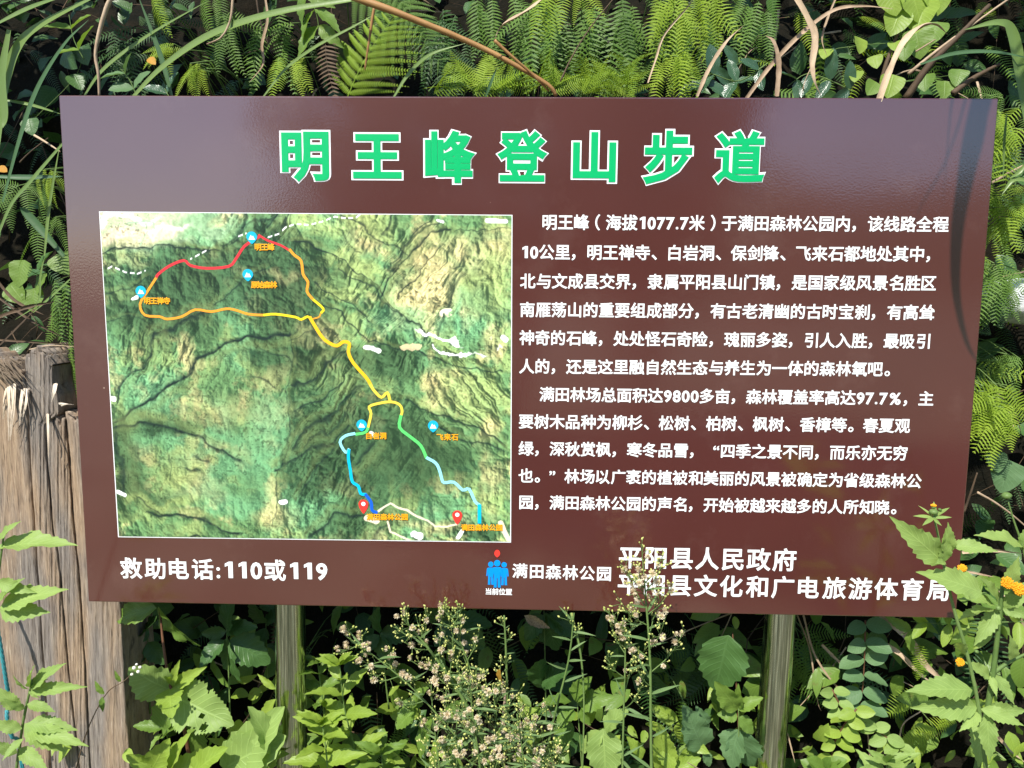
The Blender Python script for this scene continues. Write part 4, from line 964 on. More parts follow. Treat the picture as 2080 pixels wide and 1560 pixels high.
# --- ferns left and right of the board
rfern('bright fern comb left of the board, beside the pale crossing blades', 'fern_bright', 85, 345, 50, 14, 4, 98, 18, 85, .25, 1.1, fork=.2)
rfern('sunlit fern tangle left of the board under the crossing blades', 'fern_mid', 70, 420, 110, 100, 8, 110, 45, 85, .3, 1.2)
rfern('dark fern hanging along the board left edge above the timber post', 'fern_mid', 125, 590, 40, 60, 5, 98, 12, 130, .2, 1.1, fork=0)
fern('fern frond with lit teeth between the timber post and the board', 'fern_mid', [(150, 690, 132, 812), (146, 640, 120, 760), (150, 740, 140, 830)], .14, 1.15)
rfern('pale fern top at the board upper right corner', 'fern_mid', 2035, 190, 30, 30, 5, 150, 45, 70, .2, 1.2)
rfern('broad green fern beside the board right edge, below its corner', 'fern_bright', 2050, 250, 70, 80, 11, 110, 45, 100, .28, 1.3)
rfern('lime fern tangle at the right margin beside the first text lines', 'fern_bright', 2040, 400, 80, 120, 14, 120, 60, 80, .26, 1.3)
rfern('fern fronds crossing before the pale rock at right', 'fern_mid', 2010, 540, 50, 80, 8, 105, 60, 90, .2, 1.1)
rfern('bright yellow-green fern bush beside the board right edge, mid height', 'fern_bright', 2030, 810, 70, 60, 16, 105, 70, 105, .16, 1.5)
rfern('dim fern behind the bright bush at the right margin', 'fern_mid', 2050, 730, 60, 50, 6, 110, 50, 90, .35, 1.2)
# --- ferns below the board
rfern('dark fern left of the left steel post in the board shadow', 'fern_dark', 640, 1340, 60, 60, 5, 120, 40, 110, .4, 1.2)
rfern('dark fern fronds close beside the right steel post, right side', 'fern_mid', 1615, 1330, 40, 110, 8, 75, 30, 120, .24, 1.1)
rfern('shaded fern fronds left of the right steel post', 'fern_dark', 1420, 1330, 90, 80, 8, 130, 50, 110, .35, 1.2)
fern('lime fern frond hanging below the yellow leafy twig at right', 'fern_bright', [(1868, 1310, 1872, 1395)], .1, 1.3)
fern('yellow fern fronds lying low left of the flowering weed', 'fern_bright', [(1870, 1405, 1800, 1445), (1900, 1480, 1830, 1515), (1925, 1465, 1850, 1500), (1945, 1440, 1905, 1490)], .16, 1.4)
rfern('shaded fern frond rising beside the tall fleabane stems', 'fern_mid', 1385, 1430, 10, 10, 2, 98, 8, 110, .14, 1.1, fork=0)
rfern('dark fern in the hollow under the board middle', 'fern_dark', 960, 1300, 80, 50, 5, 80, 50, 110, .45, 1.2)
rfern('dim fern at the bottom edge behind the whorled bright weed', 'fern_mid', 800, 1480, 60, 60, 5, 95, 30, 100, .3, 1.2)

# --- glossy and twining leaves above the board
def sprig(label, pts, Y, L, kind, mat, n, cat='shrub', wid=1.0, smat='stem_green', name='shrub', droop=0.0, r=.0016, ang=.9):
    P0 = [at(x, y, Y) for x, y in pts]; root = empty(name, P0[0]); tag(root, label, cat); stem(root, P0, r, smat, 'twig'); P = smooth_path(P0, 40)
    for i in range(n):
        k = int((i + .5) / n * 38); ax = (P[k + 1] - P[k]).normalized(); sd = ax.cross(Vector((0, 1, 0))).normalized()
        for sg in (-1, 1):
            d = sd * sg * ang + ax * .5 + Vector((0, -.25, -droop)) + rv(.12); leaf(root, kind, mat, P[k], P[k] + d.normalized() * L * random.uniform(.8, 1.15), FRONT + rv(.35), wid)
    return root
sprig('blue-green glossy shrub leaves above the board, right of the centre ferns', [(1560, 128), (1500, 165), (1440, 150), (1430, 185)], .2, .062, 'oval', 'lf_gloss', 4, wid=.85)
sprig('glossy dark shrub with leaf fans between the twisted straws and the folded one', [(1740, 190), (1690, 165), (1640, 150), (1600, 175)], .2, .066, 'oval', 'lf_gloss', 4, wid=.75)
sprig('small glossy leaf pair poking up left of the straw loops', [(1480, 195), (1490, 150), (1505, 110)], .28, .06, 'oval', 'lf_gloss', 2, wid=.8)
sprig('pointed green leaves of a climber at the top edge above the lime fern pair', [(610, -30), (640, 20), (650, 75)], .2, .085, 'lance', 'lf_mid', 3, name='climber', cat='climber', droop=.4, wid=1.3)
sprig('dim rounded leaves in shadow above the board left corner', [(170, 120), (150, 80), (140, 30)], .4, .075, 'oval', 'lf_mid', 2)
sprig('pale oval leaves standing over the board top, left part', [(280, 200), (262, 160), (245, 140)], .3, .06, 'oval', 'lf_blue', 2)
sprig('single wet glossy leaf pair beside the long blade at the board top', [(345, 200), (335, 180)], .14, .06, 'oval', 'lf_gloss', 1)
def vine(label, leaves, Y, mat='lf_bright', size=40, name='twining_vine'):
    root = empty(name, at(leaves[0][0], leaves[0][1], Y)); tag(root, label, 'vine')
    pts = [at(x, y, Y + .01) for x, y in [(l[0], l[1]) for l in leaves]]
    if len(pts) > 1: stem(root, pts, .0012, 'stem_green')
    for l in leaves:
        x, y = l[:2]; s = size * (l[2] if len(l) > 2 else 1); a = math.radians(90 + random.uniform(-35, 35)); b = at(x, y - s * .3, Y)
        leaf(root, 'heart', mat, b, at(x + math.cos(a) * s, y - s * .3 + math.sin(a) * s, Y - .02), FRONT + rv(.25), 1.0)
vine('lime rounded vine leaves at the top edge, right of the arched straw', [(1800, -10, 1.5), (1850, 0, 1.7), (1880, 20, 1.6), (1830, 35, 1.3), (1900, -15, 1.5)], .2)
vine('large heart-shaped leaf in shade behind the folded tan blade', [(1860, 75, 1.5), (1905, 60, 1.3), (1840, 95, .9)], .32, 'lf_mid')
vine('small lime round leaves on a thin vine above the last text column', [(1745, 85, .75), (1775, 120, .6), (1818, 88, .4), (1680, 105, .45), (1740, 150, .5)], .2)
vine('mid green round leaves over the board top near its right corner', [(1920, 175, .9), (1880, 160, .8), (1780, 175, .7), (1950, 150, .8)], .2, 'lf_mid')
vine('lime leaf with pale midrib standing on the board top beside the folded blade', [(1815, 165, 1.0)], .1, 'lf_bright', 45)
vine('dim round leaves at the left margin behind the wide arched blade', [(130, 115, 1.0), (165, 105, .9), (150, 160, .8), (60, 250, .8)], .5, 'lf_dark')
vine('broad leaf patch left of the board above the timber post', [(50, 545, 1.4), (95, 570, 1.2), (70, 600, 1.2), (20, 590, 1.1), (115, 530, 1.1)], .35, 'lf_mid')
vine('bluish broad leaf at the right margin below the bright fern bush', [(2050, 955, 1.7), (2020, 930, 1.1)], .2, 'lf_blue')

# ------------------------------------------------------------------ grass blades, straws and canes
def blade(root, pts, wmax, mat, name='blade', twist=0.0, fold=.25, base=.45, face=None, n=36, jag=0.0):
    P = smooth_path([at(*p) for p in pts], n); V = []; F = []; UV = []; o0 = Vector(root.location)
    for i, p in enumerate(P):
        t = i / (n - 1); d = (P[min(i + 1, n - 1)] - P[max(i - 1, 0)]).normalized()
        f = (face if face is not None else Vector((-.1, -.9, .4))); s = d.cross(f); s.normalize(); nn = s.cross(d)
        if twist:
            q = Quaternion(d, twist * t); s = q @ s; nn = q @ nn
        w_ = wmax / 2 * (base + (1 - base) * min(1, t / .35)) * (1 - max(0, (t - .45) / .55) ** 1.6 * .96)
        if jag: w_ *= 1 + jag * mnoise.noise(Vector((t * 14, wmax * 999, 0))) * 2; s = Quaternion(d, .5 * mnoise.noise(Vector((t * 5, wmax * 777, 3)))) @ s
        V += [tuple(p - s * w_ - o0), tuple(p - nn * w_ * fold * 2 - o0), tuple(p + s * w_ - o0)]; UV += [(t, 0), (t, .5), (t, 1)]
    for i in range(n - 1):
        F += [(3 * i, 3 * i + 1, 3 * i + 4, 3 * i + 3), (3 * i + 1, 3 * i + 2, 3 * i + 5, 3 * i + 4)]
    mb = MB(); mb.add(V, F, UV, random.random()); return ob(name, mb.mesh(name), root, M[mat])
def tuft(label, basepx, Y, blades, cat='grass', name='grass_tuft'):
    root = empty(name, at(basepx[0], basepx[1], Y)); tag(root, label, cat)
    for pts, w_, mat in blades: blade(root, pts, w_, mat)
    return root
tuft('tall grass with wide arching green blades at the upper left corner', (-60, 420), .0, [
    ([(-10, 330, .08), (8, 180, .08), (35, 95, .08), (90, 45, .07), (230, -25, .05)], .030, 'grass'),
    ([(18, 60, .07), (2, 160, .07), (8, 235, .07), (6, 260, .07)], .026, 'grass'),
    ([(-20, 55, .06), (60, 15, .06), (150, -15, .05)], .013, 'grass')])
tuft('long green grass arching from behind the board top up to the top edge', (262, 215), .08, [
    ([(262, 205, .08), (330, 135, .07), (430, 68, .05), (560, 25, .02), (720, -2, .0), (790, -12, .0)], .020, 'grass')])
tuft('slender bluish grass blades crossing the dark hollow at upper left', (10, 420), .1, [
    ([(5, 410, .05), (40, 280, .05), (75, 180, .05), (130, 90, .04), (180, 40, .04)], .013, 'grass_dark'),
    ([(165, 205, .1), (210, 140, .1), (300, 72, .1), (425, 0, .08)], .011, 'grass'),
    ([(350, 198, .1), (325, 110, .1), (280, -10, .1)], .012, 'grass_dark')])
tuft('thin green grass blade rising from the board top to the top edge', (530, 205), .1, [([(532, 200, .1), (580, 140, .1), (640, 95, .09), (715, 55, .08), (760, 30, .08)], .009, 'grass')])
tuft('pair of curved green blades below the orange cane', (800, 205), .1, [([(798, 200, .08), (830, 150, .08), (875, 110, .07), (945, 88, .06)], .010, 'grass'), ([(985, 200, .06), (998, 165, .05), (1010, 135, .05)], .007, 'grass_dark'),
    ([(870, 185, .12), (905, 155, .1), (950, 175, .1), (975, 195, .1)], .006, 'grass')])
tuft('pale crossing grass blades beside the board left edge', (-10, 500), .05, [
    ([(-20, 520, .03), (20, 420, .03), (60, 370, .02), (120, 300, .02), (160, 255, .02)], .011, 'grass'),
    ([(90, 520, .06), (100, 420, .06), (122, 290, .05)], .009, 'grass'),
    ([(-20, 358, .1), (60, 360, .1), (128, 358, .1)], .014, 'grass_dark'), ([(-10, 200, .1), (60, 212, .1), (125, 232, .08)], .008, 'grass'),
    ([(130, 520, .15), (60, 440, .15), (40, 420, .15)], .02, 'grass_dark'), ([(150, 560, .12), (95, 610, .12), (60, 640, .12)], .007, 'grass'),
    ([(94, 500, .1), (82, 560, .1), (76, 615, .1), (30, 650, .1)], .006, 'grass')])
tuft('wide pale green blade hanging at the upper right corner', (2120, 240), .05, [
    ([(2100, 330, .05), (2078, 180, .05), (2058, 70, .05), (2030, 45, .05), (1960, 60, .06)], .026, 'grass'),
    ([(1870, 130, .06), (1940, 108, .06), (2020, 105, .05), (2100, 120, .04)], .010, 'grass_dark')])
tuft('green grass blades beside the board right edge at mid height', (2100, 420), .1, [
    ([(2100, 370, .05), (2060, 365, .05), (2035, 395, .05)], .010, 'grass'), ([(2085, 330, .05), (2070, 350, .05), (2050, 362, .05)], .009, 'grass'),
    ([(2045, 230, .1), (2040, 290, .1), (2038, 370, .1)], .006, 'grass')])
def dead(label, items, name='dead_grass', cat='dead grass'):
    p0 = items[0][0][0]; root = empty(name, at(*p0)); tag(root, label, cat)
    for pts, w_, mat in items:
        if w_ < 0:
            P = smooth_path([at(*p) for p in pts], 22); mb = MB(); tube(mb, [p - Vector(root.location) for p in P], lambda t, w_=w_: -w_ / 2 * (1 - .5 * t), 7, jit=.2); ob('stalk', mb.mesh('stalk'), root, M[mat])
        else: blade(root, pts, w_ * .66, mat, 'blade', twist=random.uniform(-1.6, 1.6), base=.8, fold=.42, jag=.14)
dead('long reddish-orange cane slanting down from the top edge to the board top', [([(715, -8, .0), (830, 35, .0), (940, 80, .02), (1020, 118, .03), (1110, 170, .04), (1130, 195, .05)], -.016, 'cane')], 'cane', 'cane')
dead('pale straw bent sharply above the board middle, meeting the cane', [([(1110, -10, .0), (1070, 20, .0), (1020, 50, .0), (1004, 82, .0)], .015, 'dry'), ([(1004, 82, .0), (1040, 115, .01), (1080, 150, .03), (1115, 185, .05)], -.008, 'cane')])
dead('short upright orange stick in front of the big divided fern frond', [([(760, 15, .05), (750, 80, .05), (741, 142, .05)], -.007, 'cane')], 'dry_stick', 'stick')
dead('fine brown stalk leaning from the board top to the top edge', [([(1138, 165, .05), (1165, 110, .05), (1200, 55, .05), (1248, -5, .05)], -.004, 'dry_dark')], 'dry_stalk', 'stalk')
dead('thick shaggy tan stalk hanging at the upper left over the dark hollow', [([(228, -10, .05), (215, 20, .05), (203, 60, .05), (194, 110, .05), (200, 150, .05), (202, 200, .06)], -.011, 'dry')], 'dry_stalk', 'stalk')
dead('curved thin straw hooking over the long green blade at the top edge', [([(474, -10, .04), (468, 40, .04), (450, 75, .04), (420, 90, .04)], -.006, 'dry')], 'dry_stalk', 'stalk')
dead('twisted straw hanging left of the pointed climber leaves', [([(520, -10, .1), (528, 40, .1), (545, 90, .1)], -.005, 'dry_dark'), ([(538, -10, .08), (543, 40, .08), (532, 90, .08), (534, 130, .08), (506, 168, .08)], .010, 'dry')])
dead('wispy brown vine from the board top to the top edge above the sixth title character', [([(1316, 168, .05), (1332, 120, .05), (1350, 70, .05), (1400, 10, .05), (1425, -30, .05)], .007, 'dry')])
dead('slim straw blade curving up from the board top toward the mid green fern', [([(1416, 195, .05), (1440, 140, .05), (1475, 85, .05), (1512, 50, .05)], .013, 'dry')])
dead('arched dead blade looping over the glossy leaves and standing on the board', [([(1578, 195, .03), (1582, 130, .03), (1572, 85, .03), (1555, 72, .04)], .017, 'dry')])
dead('very long tan blade arching from the board top to the right along the top edge', [([(1516, 200, .06), (1560, 140, .05), (1620, 75, .04), (1690, 22, .03), (1750, 12, .03), (1815, 18, .03)], .015, 'dry')])
dead('twisted greyish straw pair hanging from the top edge above the text column', [([(1615, -10, .0), (1640, 35, .0), (1655, 80, .0), (1650, 130, .0), (1655, 165, .0), (1668, 195, .02)], .020, 'dry'), ([(1700, -10, .05), (1680, 40, .05), (1670, 80, .05), (1680, 115, .05)], .007, 'dry')])
dead('thin looping straw crossing the greyish pair and ending on the board top', [([(1627, 15, .02), (1658, 60, .02), (1655, 115, .02), (1635, 165, .03), (1628, 195, .04)], .008, 'dry')])
dead('wide folded tan blade standing on the board top right of the text column', [([(1785, 205, .0), (1806, 145, .0), (1835, 85, .0), (1870, 52, .0), (1900, 48, .0), (1925, 70, .02)], .023, 'dry')])
dead('brown reed slanting up to the right corner behind the folded blade', [([(1840, 200, .12), (1890, 130, .1), (1950, 70, .1), (2010, 10, .1)], -.017, 'dry_dark'), ([(1845, 150, .1), (1920, 90, .1), (2060, -10, .1)], -.008, 'dry')], 'dry_reed', 'reed')
dead('shadowy brown cane behind the small lime vine leaves', [([(1785, 195, .2), (1800, 130, .2), (1835, 40, .2)], -.013, 'dry_dark')], 'dry_reed', 'reed')
dead('greyish dead stem lying left of the board right corner', [([(1935, 190, .1), (1975, 160, .1), (2030, 130, .1)], -.014, 'dry_dark'), ([(1860, 105, .05), (1900, 80, .05)], -.004, 'dry')], 'dry_reed', 'reed')
dead('bundle of dead grey-brown blades crossing above the timber post', [([(-20, 650, .12), (50, 625, .1), (115, 612, .1)], .014, 'dry_dark'), ([(-10, 710, .1), (40, 660, .1), (80, 620, .1)], .01, 'dry_dark'), ([(-10, 690, .14), (70, 695, .12), (150, 700, .12)], .008, 'dry_dark'),
    ([(-10, 600, .14), (70, 655, .12), (150, 695, .12)], .010, 'dry_dark'), ([(60, 710, .1), (100, 702, .1), (150, 704, .1)], -.003, 'dry'), ([(-10, 565, .2), (30, 610, .2), (90, 640, .2)], .012, 'dry_dark')])
dead('rosy dead twig poking toward the board left edge below its corner', [([(70, 275, .12), (95, 290, .1), (122, 308, .08)], -.006, 'dry'), ([(40, 330, .2), (60, 310, .2), (98, 280, .2)], -.004, 'dry_dark')], 'dry_twig', 'twig')
dead('tan dead blade slanting down under the board right end', [([(1790, 1250, .1), (1840, 1290, .09), (1880, 1350, .09), (1930, 1395, .1)], .030, 'dry')])
dead('second tan dead blade running below the first under the board right end', [([(1800, 1310, .12), (1830, 1330, .1), (1870, 1370, .1), (1900, 1390, .12)], .020, 'dry')])
dead('thin dead straws hanging right of the right steel post', [([(1620, 1250, .14), (1645, 1320, .14), (1660, 1420, .14), (1668, 1445, .14)], .006, 'dry'), ([(1632, 1250, .13), (1655, 1330, .13), (1700, 1395, .13), (1740, 1420, .13)], .008, 'dry'), ([(1600, 1490, .1), (1615, 1550, .1)], .005, 'dry')])
dead('curled dead stalk arching low left of the flowering weed', [([(1825, 1520, .1), (1835, 1470, .1), (1880, 1435, .1), (1860, 1400, .1), (1835, 1385, .1)], -.004, 'dry')], 'dry_stalk', 'stalk')
dead('dead tan blade crossing behind the orange flowers at the right margin', [([(1955, 1122, .12), (2010, 1118, .12), (2085, 1125, .12)], .014, 'dry'), ([(1960, 1160, .12), (2020, 1172, .12)], .008, 'dry')])
dead('reddish dead stem curving from the board right edge to the margin', [([(1985, 1000, .05), (2020, 1020, .05), (2055, 1045, .05), (2090, 1075, .05)], -.006, 'dry'), ([(1958, 1040, .1), (1972, 1000, .1), (1985, 960, .1)], -.007, 'dry_dark')], 'dry_stalk', 'stalk')
dead('tan curled dead leaf ribbon by the dark hollow right of the leafy pairs', [([(1670, 1310, .14), (1700, 1340, .14), (1725, 1358, .14)], .012, 'dry'), ([(2020, 1490, .1), (2060, 1530, .1), (2090, 1555, .1)], .014, 'dry')])

# pale rock behind the ferns at right
def rock(label, px, py, Y, w_, h_):
    c = at(px, py, Y); k = mp(Y); mb = MB(); V = []; F = []; n, m = 20, 12
    for i in range(m + 1):
        th = math.pi * i / m
        for j in range(n):
            ph = 2 * math.pi * j / n; d = Vector((math.sin(th) * math.cos(ph), math.sin(th) * math.sin(ph), math.cos(th))); s = 1 + .25 * mnoise.noise(d * 2.1 + Vector((px, 0, 0)))
            V.append((d.x * w_ * k / 2 * s, d.y * .16 * s, d.z * h_ * k / 2 * s))
    for i in range(m):
        for j in range(n): F.append((i * n + j, (i + 1) * n + j, (i + 1) * n + (j + 1) % n, i * n + (j + 1) % n))
    mb.add(V, F); m_, t, p, o = newmat('pale_stone'); tc = N(t, 'ShaderNodeTexCoord'); nn = N(t, 'ShaderNodeTexNoise', Scale=14.0, Detail=7.0); t.links.new(tc.outputs['Object'], nn.inputs[0])
    t.links.new(ramp(t, [(.35, (.42, .45, .46)), (.6, (.75, .78, .78))], nn.outputs[0]), p.inputs['Base Color']); p.inputs['Roughness'].default_value = .6
    b = N(t, 'ShaderNodeBump', Strength=.8, Distance=.02); t.links.new(nn.outputs[0], b.inputs['Height']); t.links.new(b.outputs[0], p.inputs['Normal'])
    o = ob('rock', mb.mesh('rock'), None, m_); o.location = c; tag(o, label, 'rock')
rock('pale sunlit rock gleaming behind ferns at the right margin', 2062, 612, .50, 130, 90)
rfern('dark fern fronds silhouetted against the pale rock at the right margin', 'fern_mid', 2040, 560, 90, 30, 8, 95, 50, 85, .28, 1.1)
rfern('dim fern fronds under the pale rock, beside the board edge', 'fern_dark', 2020, 660, 70, 40, 7, -80, 60, 80, .26, 1.1)

# ------------------------------------------------------------------ weeds under the board
def chewed():
    root = empty('leafy_weed', at(385, 1560, .04)); tag(root, 'hairy red-stemmed weed with insect-chewed pale leaves left of the left steel post', 'weed')
    stem(root, [at(395, 1640, .05), at(382, 1520, .04), at(362, 1430, .03), at(345, 1390, .03), at(332, 1310, .05), at(325, 1240, .07)], .0055, 'stem_red')
    pleaf(root, 'chewed2', 'lf_mid', 322, 1232, .07, 385, 1328, .05, .95)
    pleaf(root, 'broad', 'lf_mid', 318, 1235, .07, 218, 1255, .08, .7)
    pleaf(root, 'broad', 'lf_weed', 343, 1400, .03, 262, 1368, -.02, 1.45)
    pleaf(root, 'chewed', 'lf_weed', 352, 1412, .03, 458, 1472, -.03, 1.15)
    pleaf(root, 'broad', 'lf_bright', 345, 1398, .03, 345, 1446, -.05, 1.1)
    pleaf(root, 'lance', 'lf_bright', 352, 1396, .03, 402, 1360, .0, .9); pleaf(root, 'lance', 'lf_bright', 350, 1394, .03, 355, 1352, .0, .8); pleaf(root, 'lance', 'lf_bright', 343, 1392, .03, 338, 1362, .0, .8)
chewed()
def quad(label, mat, leaves, stempts, Y, smat='stem_green', kind='broad', name='leafy_weed', r=.0025):
    root = empty(name, at(*stempts[0], Y)); tag(root, label, 'weed'); stem(root, [at(x, y, Y) for x, y in stempts], r, smat)
    for q in leaves:
        x0, y0, x1, y1 = q[:4]; wd = q[4] if len(q) > 4 else 1; pleaf(root, kind, mat, x0, y0, Y, x1, y1, Y - random.uniform(.0, .05), wd)
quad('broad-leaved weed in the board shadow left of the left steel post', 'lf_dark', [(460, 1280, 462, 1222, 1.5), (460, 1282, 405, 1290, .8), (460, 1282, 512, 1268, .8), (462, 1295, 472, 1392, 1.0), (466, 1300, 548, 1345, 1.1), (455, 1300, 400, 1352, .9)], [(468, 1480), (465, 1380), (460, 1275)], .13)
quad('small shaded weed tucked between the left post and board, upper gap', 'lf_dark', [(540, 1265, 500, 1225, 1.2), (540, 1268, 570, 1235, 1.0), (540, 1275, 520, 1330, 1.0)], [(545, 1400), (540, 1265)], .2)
quad('dim leaves of a weed right of the timber post foot', 'lf_dark', [(300, 1300, 260, 1270, 1.1), (300, 1305, 330, 1350, 1.1), (300, 1330, 262, 1352, 1.0), (290, 1290, 310, 1250, 1)], [(305, 1450), (300, 1290)], .2)
quad('lit weed with oval leaves at the bottom edge below the chewed leaves', 'lf_mid', [(400, 1480, 365, 1440, .9), (398, 1482, 405, 1545, 1.0), (402, 1484, 440, 1430, .9), (330, 1480, 270, 1470, .7), (330, 1478, 335, 1415, .9), (330, 1490, 300, 1520, .8), (330, 1495, 352, 1465, .6)], [(365, 1640), (345, 1520), (332, 1470)], .05)
quad('large pale leaves at the bottom edge just left of the left post', 'lf_weed', [(455, 1560, 560, 1505, 1.1), (470, 1590, 545, 1450, .8), (430, 1590, 500, 1620, 1), (560, 1530, 520, 1440, .7), (548, 1560, 560, 1480, .8)], [(470, 1680), (460, 1560)], -.01)
quad('bright upright leaves at the bottom edge under the red-stemmed weed', 'lf_bright', [(330, 1570, 262, 1540, .8), (345, 1570, 365, 1495, .6), (350, 1570, 425, 1535, .9), (390, 1575, 440, 1520, .8), (300, 1580, 330, 1520, .8)], [(345, 1680), (345, 1560)], -.03)
quad('slim leaves of a weed half hidden by the left steel post', 'lf_bright', [(560, 1400, 522, 1372, .8), (560, 1420, 518, 1475, 1), (555, 1460, 470, 1520, .9), (560, 1395, 590, 1350, .7)], [(565, 1600), (560, 1390)], .1, kind='lance')
weed('bright whorled weed right of the left steel post, taller one', 'weed', [(735, 1640), (725, 1540), (700, 1440), (690, 1350)], .05, 6, .105, 'lance', 'lf_bright', top=7, wid=1.0)
weed('bright whorled weed at the bottom edge right of the left post, leafy one', 'weed', [(660, 1660), (665, 1560), (655, 1470)], .0, 5, .115, 'lance', 'lf_bright', top=8, wid=1.05)
weed('low bright weed between the two whorled weeds and the fleabane clump', 'weed', [(790, 1680), (780, 1600), (775, 1530)], .02, 4, .12, 'lance', 'lf_mid', top=6)
weed('light green weed just right of the left post in half shade', 'weed', [(665, 1500), (655, 1420), (645, 1345)], .1, 4, .085, 'lance', 'lf_mid', top=6)
quad('big rounded leaf with a pointed partner left of the fleabane clump', 'lf_mid', [(845, 1440, 800, 1475, 1.5), (880, 1455, 840, 1540, .8), (840, 1440, 855, 1395, .8), (860, 1430, 815, 1425, .8)], [(870, 1620), (860, 1500), (848, 1430)], .06)
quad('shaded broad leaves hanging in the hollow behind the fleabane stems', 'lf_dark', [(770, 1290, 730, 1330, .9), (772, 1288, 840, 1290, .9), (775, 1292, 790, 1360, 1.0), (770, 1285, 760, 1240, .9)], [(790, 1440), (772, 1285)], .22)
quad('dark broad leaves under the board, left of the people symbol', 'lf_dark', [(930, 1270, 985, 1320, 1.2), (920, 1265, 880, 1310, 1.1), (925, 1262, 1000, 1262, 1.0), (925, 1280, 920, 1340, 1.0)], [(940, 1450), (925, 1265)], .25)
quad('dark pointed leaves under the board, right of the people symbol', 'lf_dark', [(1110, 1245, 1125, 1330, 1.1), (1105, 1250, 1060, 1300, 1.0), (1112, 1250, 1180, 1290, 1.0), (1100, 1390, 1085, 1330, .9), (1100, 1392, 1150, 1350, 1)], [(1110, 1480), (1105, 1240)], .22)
quad('mid green weed leaves behind the thin upright stems, right of centre', 'lf_mid', [(1160, 1425, 1100, 1420, .6), (1165, 1420, 1190, 1380, .8), (1175, 1430, 1240, 1415, .9), (1180, 1440, 1195, 1475, 1.2), (1165, 1440, 1130, 1475, .9)], [(1185, 1600), (1172, 1420)], .05)
quad('large pale leaf beside the tall fleabane stems at the bottom edge', 'lf_weed', [(1225, 1480, 1232, 1590, 1.2), (1228, 1482, 1265, 1440, .9), (1222, 1485, 1180, 1530, .9)], [(1228, 1660), (1226, 1480)], .0)
quad('pointed bright leaves right of the tallest fleabane at the bottom edge', 'lf_bright', [(1340, 1500, 1370, 1570, 1.0), (1350, 1560, 1345, 1490, .8), (1360, 1570, 1420, 1540, .8), (1305, 1540, 1280, 1500, .8)], [(1350, 1680), (1345, 1510)], .0)
quad('big shaded leaf with its lower half lit, left of the right steel post', 'lf_dark', [(1480, 1290, 1452, 1412, 1.25)], [(1500, 1480), (1495, 1380), (1488, 1285)], .06, 'stem_red')
quad('small-leaved weed below the half-lit leaf, left of the right post', 'lf_mid', [(1500, 1440, 1460, 1400, .8), (1500, 1442, 1545, 1415, .8), (1498, 1455, 1460, 1450, 1.1), (1500, 1457, 1535, 1490, 1.1), (1500, 1440, 1498, 1400, .5)], [(1502, 1620), (1500, 1435)], .05)
quad('bluish shaded leaves at the bottom edge beside the right post', 'lf_blue', [(1500, 1482, 1475, 1560, 1.4), (1502, 1482, 1525, 1570, 1.2), (1425, 1520, 1400, 1450, .9), (1430, 1525, 1445, 1560, .9), (1440, 1470, 1415, 1440, .9)], [(1500, 1700), (1500, 1480)], .06)
def pairs(label, pts, Y, n, L, mat, kind='oval', wid=1.15, name='hanging_shrub'):
    P0 = [at(x, y, Y) for x, y in pts]; root = empty(name, P0[0]); tag(root, label, 'shrub'); stem(root, P0, .0022, 'stem_red', 'twig'); P = smooth_path(P0, 60)
    for i in range(n):
        k = int((i + .3) / n * 58); sd = Vector((1, 0, 0))
        for sg in (-1, 1):
            d = sd * sg + Vector((random.uniform(-.2, .2), -.35 + random.uniform(-.3, .3), random.uniform(-.35, .3))); l = L * random.uniform(.85, 1.15); leaf(root, kind, mat, P[k], P[k] + d.normalized() * l, Vector((-.1 * sg, -.6, .8)) + rv(.33), wid)
    return root
pairs('shrub hanging with stacked pairs of grey-green oval leaves below the board right part', [(1758, 1260), (1756, 1330), (1752, 1400), (1742, 1450)], .1, 6, .060, 'lf_blue')
pairs('shrub spray of round light-green leaves trailing at the bottom, right of the right post', [(1690, 1400), (1720, 1450), (1790, 1490), (1840, 1530)], .06, 7, .042, 'lf_weed')
pairs('yellow-green leaf spray low beside the right steel post', [(1740, 1440), (1710, 1480), (1690, 1530), (1700, 1600)], .04, 6, .046, 'lf_bright')
weed('lush light weed at the bottom edge between the spray and flowering weed', 'weed', [(1800, 1700), (1805, 1620), (1800, 1550)], -.02, 5, .12, 'lance', 'lf_weed', top=6)
weed('leafy weed at the bottom edge, right of the right post foot', 'weed', [(1670, 1700), (1680, 1620), (1675, 1560)], .0, 4, .09, 'oval', 'lf_mid', top=6)
sprig('yellow-leaved twig running level under the board right corner', [(2090, 1262), (2000, 1265), (1930, 1268), (1850, 1262)], .04, .065, 'oval', 'lf_bright', 5, cat='twig', name='leafy_twig', wid=.7, ang=.5)
sprig('two drooping olive leaves below the board right corner', [(1880, 1265), (1850, 1280), (1830, 1290)], .05, .07, 'lance', 'lf_mid', 1, cat='twig', name='leafy_twig')

